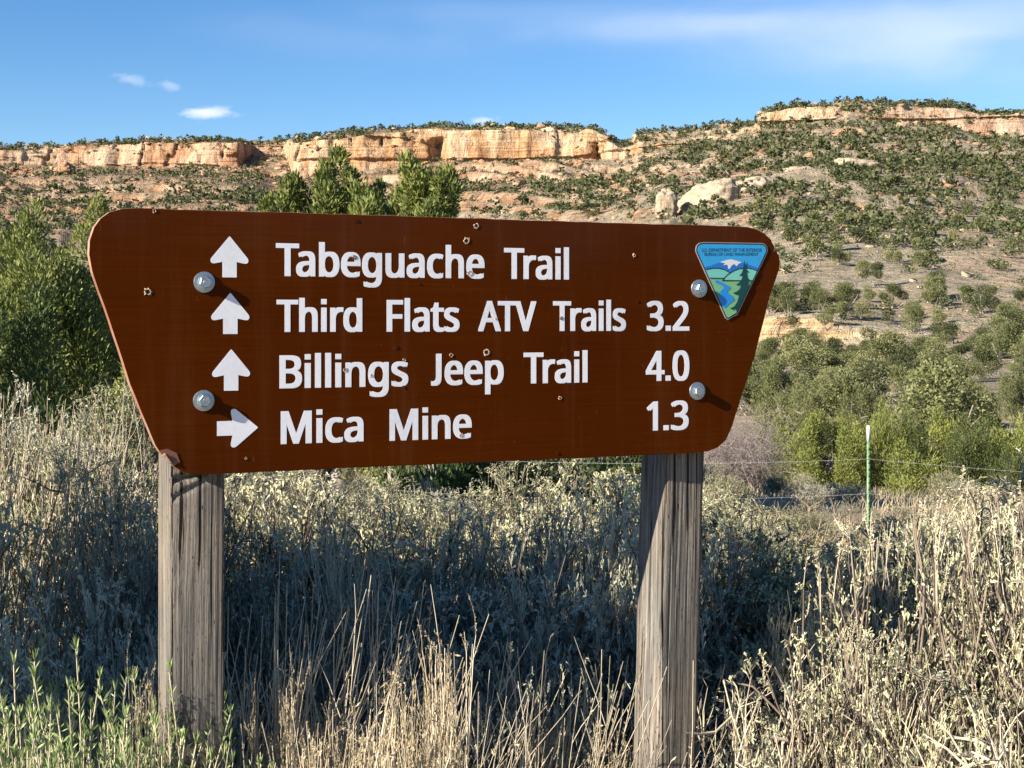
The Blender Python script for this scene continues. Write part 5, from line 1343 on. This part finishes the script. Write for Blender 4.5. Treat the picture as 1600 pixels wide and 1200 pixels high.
# (photo px of the plant, distance, photo row of its top, kind, label)
placed = [
    (20, 4.6, 660, 0, 'tall pale sagebrush at the left edge behind the post, below the juniper trunk'),
    (95, 4.2, 690, 1, 'stalky pale sagebrush beside the dark one at the left'),
    (75, 3.7, 735, 5, 'dark shaded sagebrush at the left with a forked woody stem'),
    (180, 4.4, 690, 4, 'grass grown sagebrush just left of the left post'),
    (215, 3.9, 800, 2, 'sagebrush in shade touching the left post'),
    (10, 3.3, 860, 5, 'low shaded sagebrush in the lower left'),
    (150, 3.2, 930, 5, 'deep shaded sagebrush behind the bright leafy plant'),
    (400, 4.6, 735, 0, 'pale green sagebrush right of the left post under the sign'),
    (480, 4.9, 728, 1, 'sunlit yellowish sagebrush under the sign below the second arrow column'),
    (560, 4.6, 745, 3, 'twiggy grey sagebrush under the left half of the sign'),
    (640, 4.7, 770, 0, 'bright green tipped sagebrush below the sign, left of its middle'),
    (700, 4.1, 845, 2, 'dark shaded sagebrush with a black stem below the middle of the sign'),
    (780, 4.6, 800, 3, 'loose twiggy sagebrush below the middle of the sign'),
    (860, 4.3, 762, 5, 'big blue shaded sagebrush below the sign left of the right post'),
    (950, 4.0, 755, 5, 'big blue shaded sagebrush touching the right post'),
    (930, 5.2, 725, 0, 'sunlit pale shoot of sagebrush behind the shaded ones near the right post'),
    (430, 3.6, 900, 4, 'stalk covered sagebrush with long pale stems right of the left post'),
    (540, 3.4, 960, 2, 'dark sagebrush low between the posts'),
    (820, 3.3, 980, 5, 'dark sagebrush low in front of the right post'),
    (1150, 4.9, 785, 0, 'pale rounded sagebrush right of the right post, top catching the sun'),
    (1160, 4.1, 880, 5, 'shaded sagebrush at the right side of the right post'),
    (1240, 4.3, 830, 0, 'shaded grassy sagebrush in the dark hollow right of the post'),
    (1330, 4.3, 835, 0, 'shaded sagebrush under the green fence post'),
    (1290, 3.9, 905, 3, 'twiggy shaded sagebrush in the hollow'),
    (1450, 3.9, 805, 0, 'pale sunlit sagebrush right of the fence post'),
    (1530, 3.7, 765, 1, 'tall sunlit sagebrush at the right edge of the picture'),
    (1600, 3.5, 755, 2, 'tallest sagebrush cut by the right edge of the picture'),
    (1480, 3.15, 790, 6, 'big bulky pale sagebrush filling the lower right of the picture'),
    (1585, 3.0, 765, 6, 'bare branched sagebrush in the lower right corner'),
    (1345, 2.95, 985, 6, 'pale spiky sagebrush reaching left into the dark hollow'),
    (1400, 2.9, 1040, 2, 'low sage tuft in front of the sprawling one'),
    (1240, 3.4, 1080, 3, 'small dead looking sagebrush by the foot of the right post'),
]
for px, D, top, k, lab in placed:
    P = at(px, top, D); zg = float(ground_z(P[0], P[1])); hgt = (P[2] - zg)
    sc_ = hgt / KIND[k].ztop
    KIND[k].put(P[0], P[1], None, sc_, lab, rg.uniform(0, 6.28), wide=(.50 if px > 1400 else .26) if k == 6 else rg.uniform(.40, .56) if D > 3.5 else rg.uniform(.32, .42))
for px, D, top, kind, lab in [(1390, 3.5, 830, DRY, 'straw pale stalky rabbitbrush between the hollow and the tall sagebrush'), (520, 4.0, 830, DRY, 'pale stemmed rabbitbrush under the left half of the sign'),
                              (695, 2.35, 1030, RABBIT, 'tan seeded rabbitbrush in front, midway between the posts'), (425, 2.7, 1050, RABBIT, 'tan seeded rabbitbrush in front, right of the left post'),
                              (560, 2.45, 1140, RABBIT, 'low tan rabbitbrush at the bottom edge between the posts'), (228, 2.55, 1060, RABBIT, 'tan seeded rabbitbrush hugging the left side of the left post'),
                              (925, 3.1, 1090, RABBIT, 'rust tipped rabbitbrush just left of the right post'), (40, 2.7, 1090, RABBIT, 'tan rabbitbrush stems among the bright leafy plant'),
]:
    P = at(px, top, D); zg = float(ground_z(P[0], P[1])); sc_ = (P[2] - zg - (.11 if kind is RABBIT else 0)) / (kind.ztop * (.84 if kind is RABBIT else .95))
    kind.put(P[0], P[1], None, sc_, lab, rg.uniform(0, 6.28), wide=(.10 if 200 < px < 240 else .17) if kind is RABBIT else .32, group='rabbitbrush near the sign')

for px, D, top, lab in [(1480, 2.55, 1070, 'leafless pale sagebrush skeleton arching across the lower right corner'), (1260, 2.9, 1040, 'leafless pale sagebrush branch reaching left over the dark hollow'),
                        (1180, 3.4, 1060, 'dead grey sagebrush stem close beside the foot of the right post'), (1580, 2.7, 1050, 'dead pale sagebrush twigs cut by the lower right corner')]:
    P = at(px, top, D); zg = float(ground_z(P[0], P[1]))
    DEAD.put(P[0], P[1], None, (P[2] - zg) / DEAD.ztop, lab, rg.uniform(0, 6.28), wide=.42, group='dead sagebrush at the lower right')

# bunches of tall bleached stems that stand up out of the shade
def stem_clump(seed, n=70, H=1.0):
    rs = np.random.RandomState(seed); mb = MB(); hb = []; hd = []
    for s in range(n):
        p0 = np.array([rs.normal() * .09, rs.normal() * .09, -.02])
        p, dd = path(rs, p0, np.array([rs.normal() * .16 + .14, rs.normal() * .16, 1.0]), H * rs.uniform(.62, 1.0), 7, .045)
        tube(mb, p, np.linspace(.0024, .0009, 8), 3)
        for _ in range(rs.randint(0, 3)):
            p2, d2 = path(rs, p[rs.randint(4, 7)], dd + rs.normal(size=3) * .35, H * rs.uniform(.08, .2), 3, .08)
            tube(mb, p2, [.0013, .0011, .0008, .0006], 3)
        for _ in range(7):
            t = rs.uniform(.55, 1) * 7; j = min(6, int(t)); hb.append(p[j] + (p[j + 1] - p[j]) * (t - j)); hd.append(dd + rs.normal(size=3) * .5)
    v, q = leaf_quads(rs, np.array(hb), np.array(hd), rs.uniform(.006, .016, len(hb)), .004, 'rhomb')
    return mb.mesh('stems'), mesh_np('seeds', v, q)
STEMS = [stem_clump(300 + k) for k in range(3)]
for i, (px, D, top, lab) in enumerate([(425, 2.95, 880, 'tall bleached stems rising from the shade right of the left post'), (505, 2.9, 865, 'tallest bleached stems in the shade, second bunch right of the left post'),
                                   (560, 3.05, 890, 'bleached stems third along from the left post'), (392, 2.75, 985, 'short bleached stems close against the right side of the left post'),
                                   (655, 2.6, 985, 'bleached stems standing over the tan rabbitbrush midway between the posts'), (845, 2.75, 1000, 'thin bleached stems left of the right post'),
                                   (905, 3.0, 985, 'leaning bleached stems close to the right post'), (960, 3.15, 1040, 'low bleached stems touching the left side of the right post'),
                                   (480, 2.6, 1080, 'low bleached stems at the bottom edge right of the left post'), (600, 2.4, 1090, 'low bleached stems at the bottom edge near the middle'),
                                   (120, 2.75, 1050, 'dry stems behind the bright leafy shrubs'), (1390, 3.5, 880, 'bleached stems at the right edge of the dark hollow'),
                                   (1330, 3.9, 830, 'bleached stems beside the green fence post'), (60, 4.3, 605, 'bleached grass stems on the left bank under the juniper'),
                                   (150, 4.6, 592, 'bleached grass stems on the left bank next to the sign edge'), (215, 4.5, 655, 'bleached grass stems just left of the left post'), (15, 4.4, 630, 'bleached grass stems cut by the left edge of the picture'), (105, 4.1, 655, 'shorter bleached stems in front of the others on the left bank')]):
    P = at(px, top, D); zg = float(ground_z(P[0], P[1])); hh = P[2] - zg
    root = empty('stem_bunch', (P[0] - .1 * hh, P[1], zg), rg.uniform(-.4, .4)); tag(root, lab, 'dry plant', 'bunches of bleached stems')
    link('stems', STEMS[i % 3][0], M['pale_stem'], root)['kind'] = 'stuff'; link('seeds', STEMS[i % 3][1], M['seed_head'], root)['kind'] = 'stuff'
    root.scale = (1.0, 1.0, hh / .97)

# filler sagebrush further back
FG = 'sagebrush standing in the meadow behind the sign'
cnt = 0
for _ in range(1200):
    y = 5.3 + rg.rand() ** 1.3 * 32; x = rg.uniform(-.38, .38) * y + rg.uniform(-1, 1)
    px = 800 + x / y * FPX
    if px > 1140 and y < 14 and rg.rand() < .55: continue
    if any(math.hypot(x - a, y - b) < .55 + y * .045 for a, b in globals().setdefault('_taken', [])): continue
    _taken.append((x, y))
    hgt = rg.uniform(.55, .95)
    if px < 260 and y < 9: hgt = rg.uniform(1.0, 1.3)
    if px > 1130: hgt *= .72
    kk = rg.randint(4)
    lab = '%s sagebrush %s in grass %s' % (['leafy olive', 'stalky olive', 'low silvery', 'twiggy grey'][kk], 'nearer' if y < 10 else ('midway out' if y < 20 else 'far out'),
          'left of the left sign post' if px < 245 else 'between the two sign posts' if px < 990 else 'around the green fence post' if px < 1400 else 'at the right edge of the picture')
    KIND[kk].put(x, y, None, hgt * 1.25, lab, rg.uniform(0, 6.28), group=FG, wide=rg.uniform(.4, .65))
    cnt += 1
    if cnt >= 120: break
print('meadow sage', cnt)

# leafy bright plant at the lower left
def leafy_meshes(seed):
    rs = np.random.RandomState(seed); stem = MB(); B = []; D_ = []; L = []
    for s in range(210):
        a = rs.uniform(0, 6.28); q = math.sqrt(rs.rand()) * .5
        p0 = np.array([math.cos(a) * q * .6, math.sin(a) * q * .6, 0])
        pts, d = path(rs, p0, np.array([math.cos(a) * q, math.sin(a) * q, 1.3]), rs.uniform(.62, 1.0), 8, .17, .08)
        tube(stem, pts, np.linspace(.005, .002, 9), 4)
        for k in range(84):
            t = rs.uniform(4.4, 7.98); j = int(t); c = pts[j] + (pts[j + 1] - pts[j]) * (t - j)
            b = rs.uniform(0, 6.28)
            B.append(c); D_.append([math.cos(b), math.sin(b), rs.uniform(.2, 1.3)]); L.append(rs.uniform(.024, .046) * (1.15 - .06 * t))
        for k in range(14):
            b = rs.uniform(0, 6.28); B.append(pts[-1]); D_.append([math.cos(b) * .6, math.sin(b) * .6, 1.2]); L.append(rs.uniform(.014, .026))
    L = np.array(L); v, q = leaf_quads(rs, np.array(B), np.array(D_), L, L * .17, 'rhomb')
    return mesh_np('foliage', v, q), stem.mesh('stems'), None, .84, .42
LEAFY = [Shrub(leafy_meshes(5), 'green_leaf', 'pale_stem', None, 'leafy_shrub'), Shrub(leafy_meshes(6), 'green_leaf', 'pale_stem', None, 'leafy_shrub')]
for i, (px, D, top, lab) in enumerate([(20, 2.3, 1058, 'bright green leafy shrub in the lower left corner'), (95, 2.2, 1120, 'bright leafy shrub low at the bottom left beside the corner one'),
                                     (150, 2.3, 1110, 'bright leafy shrub left of the left post'), (205, 2.2, 1165, 'low leafy sprigs beside the base of the left post'),
                                     (75, 2.6, 1045, 'single tall leafy shoots behind the bright green shrub'), (-60, 2.4, 1080, 'bright leafy shrub cut by the left edge')]):
    P = at(px, top, D); zg = float(ground_z(P[0], P[1]))
    LEAFY[i % 2].put(P[0], P[1], None, (P[2] - zg + .02) / .95, lab, rg.uniform(0, 6.28), wide=(.11 if px > 190 else .17 if px > 80 else .26), group='bright leafy shrubs at the lower left')

# ------------------------------------------------------------------ dry grass
def grass():
    rs = np.random.RandomState(9)
    cl = []
    for _ in range(2100):
        y = 6.5 + rs.rand() ** 1.4 * 36; x = rs.uniform(-.37, .40) * y + rs.uniform(-.3, .3)
        cl.append((x, y, .85))
    for _ in range(80):   # tall stalks on the left bank and under the sign
        px = rs.uniform(-20, 260); y = rs.uniform(4.4, 6.5); cl.append(((px - 800) / FPX * y, y, 1.8))
    for _ in range(26):
        px = rs.uniform(360, 620); y = rs.uniform(3.2, 4.6); cl.append(((px - 800) / FPX * y, y, 1.35))
    for _ in range(16):
        px = rs.uniform(1380, 1620); y = rs.uniform(3.6, 5.5); cl.append(((px - 800) / FPX * y, y, 1.2))
    for _ in range(30):
        px = rs.uniform(900, 1620); y = rs.uniform(2.6, 3.6); cl.append(((px - 800) / FPX * y, y, .8))
    B = []; 
    V = []; Q = []
    nb = 17
    cl = np.array(cl); n = len(cl) * nb
    c = np.repeat(cl, nb, 0)
    spread = .05 + .012 * c[:, 1]
    bx = c[:, 0] + rs.normal(size=n) * spread; by = c[:, 1] + rs.normal(size=n) * spread
    bz = ground_z(bx, by) - .02
    L = rs.uniform(.25, .6, n) * c[:, 2]
    L *= np.where(c[:, 1] > 16, .75, 1.0)
    lean = np.stack([rs.normal(size=n) * .22 + .06, rs.normal(size=n) * .22, np.ones(n)], -1); lean = unit(lean)
    bend = np.stack([rs.normal(size=n) * .25 + .1, rs.normal(size=n) * .25, -np.abs(rs.normal(size=n)) * .12], -1)
    w = (.0009 + .00017 * c[:, 1]) * rs.uniform(.7, 1.4, n)
    side = unit(np.cross(lean, rs.normal(size=(n, 3))))
    p0 = np.stack([bx, by, bz], -1)
    p1 = p0 + lean * (L * .5)[:, None]; p2 = p0 + (lean + bend) * L[:, None]
    v = np.stack([p0 - side * w[:, None], p0 + side * w[:, None], p1 + side * w[:, None] * .8, p1 - side * w[:, None] * .8, p2 + side * w[:, None] * .4, p2 - side * w[:, None] * .4], 1).reshape(-1, 3)
    k = np.arange(n)[:, None] * 6
    q = np.concatenate([k + np.array([[0, 1, 2, 3]]), k + np.array([[3, 2, 4, 5]])], 0)
    o = link('dry_grass', mesh_np('dry_grass', v, q), M['dry_grass'])
    tag(o, 'dry straw coloured grass filling the gaps in the sagebrush and the meadow', 'grass', kind='stuff')
grass()

# ------------------------------------------------------------------ trees out of the frame that shade the brush
def shade_tree(x, y, H, R, seed, label, zb=0.0, nspray=26000):
    if seed >= 70:
        if 'behind' not in ROW: ROW['behind'] = juniper_meshes(70, 3.0, 1.3, nspray, 34, spr=.14)
        crown, trunk = ROW['behind']
    else: crown, trunk = juniper_meshes(seed, H, R, nspray, 34, spr=.13)
    root = empty('juniper_tree', (x, y, zb)); tag(root, label, 'tree', 'junipers beside the viewpoint')
    link('crown', crown, M['juniper_leaf'], root); link('trunk', trunk, M['juniper_bark'], root)
shade_tree(-4.0, 1.3, 5.0, .85, 60, 'juniper left of the sign beyond the picture edge, shading the brush')

for k, (dx_, dy_, D, H) in enumerate([(.55, -.88, 13, 2.5), (.62, -.80, 17, 2.9), (.70, -.72, 14, 2.4), (.75, -.67, 19, 3.4), (.80, -.60, 16, 2.8), (.87, -.52, 15, 2.3), (.48, -.9, 15, 3.0)]):
    x, y = dx_ * D, SY0 + dy_ * D
    shade_tree(x, y, H, 1.3, 70 + k, 'juniper behind the viewpoint mirrored faintly in the sign', float(ground_z(x, y)), 5000)
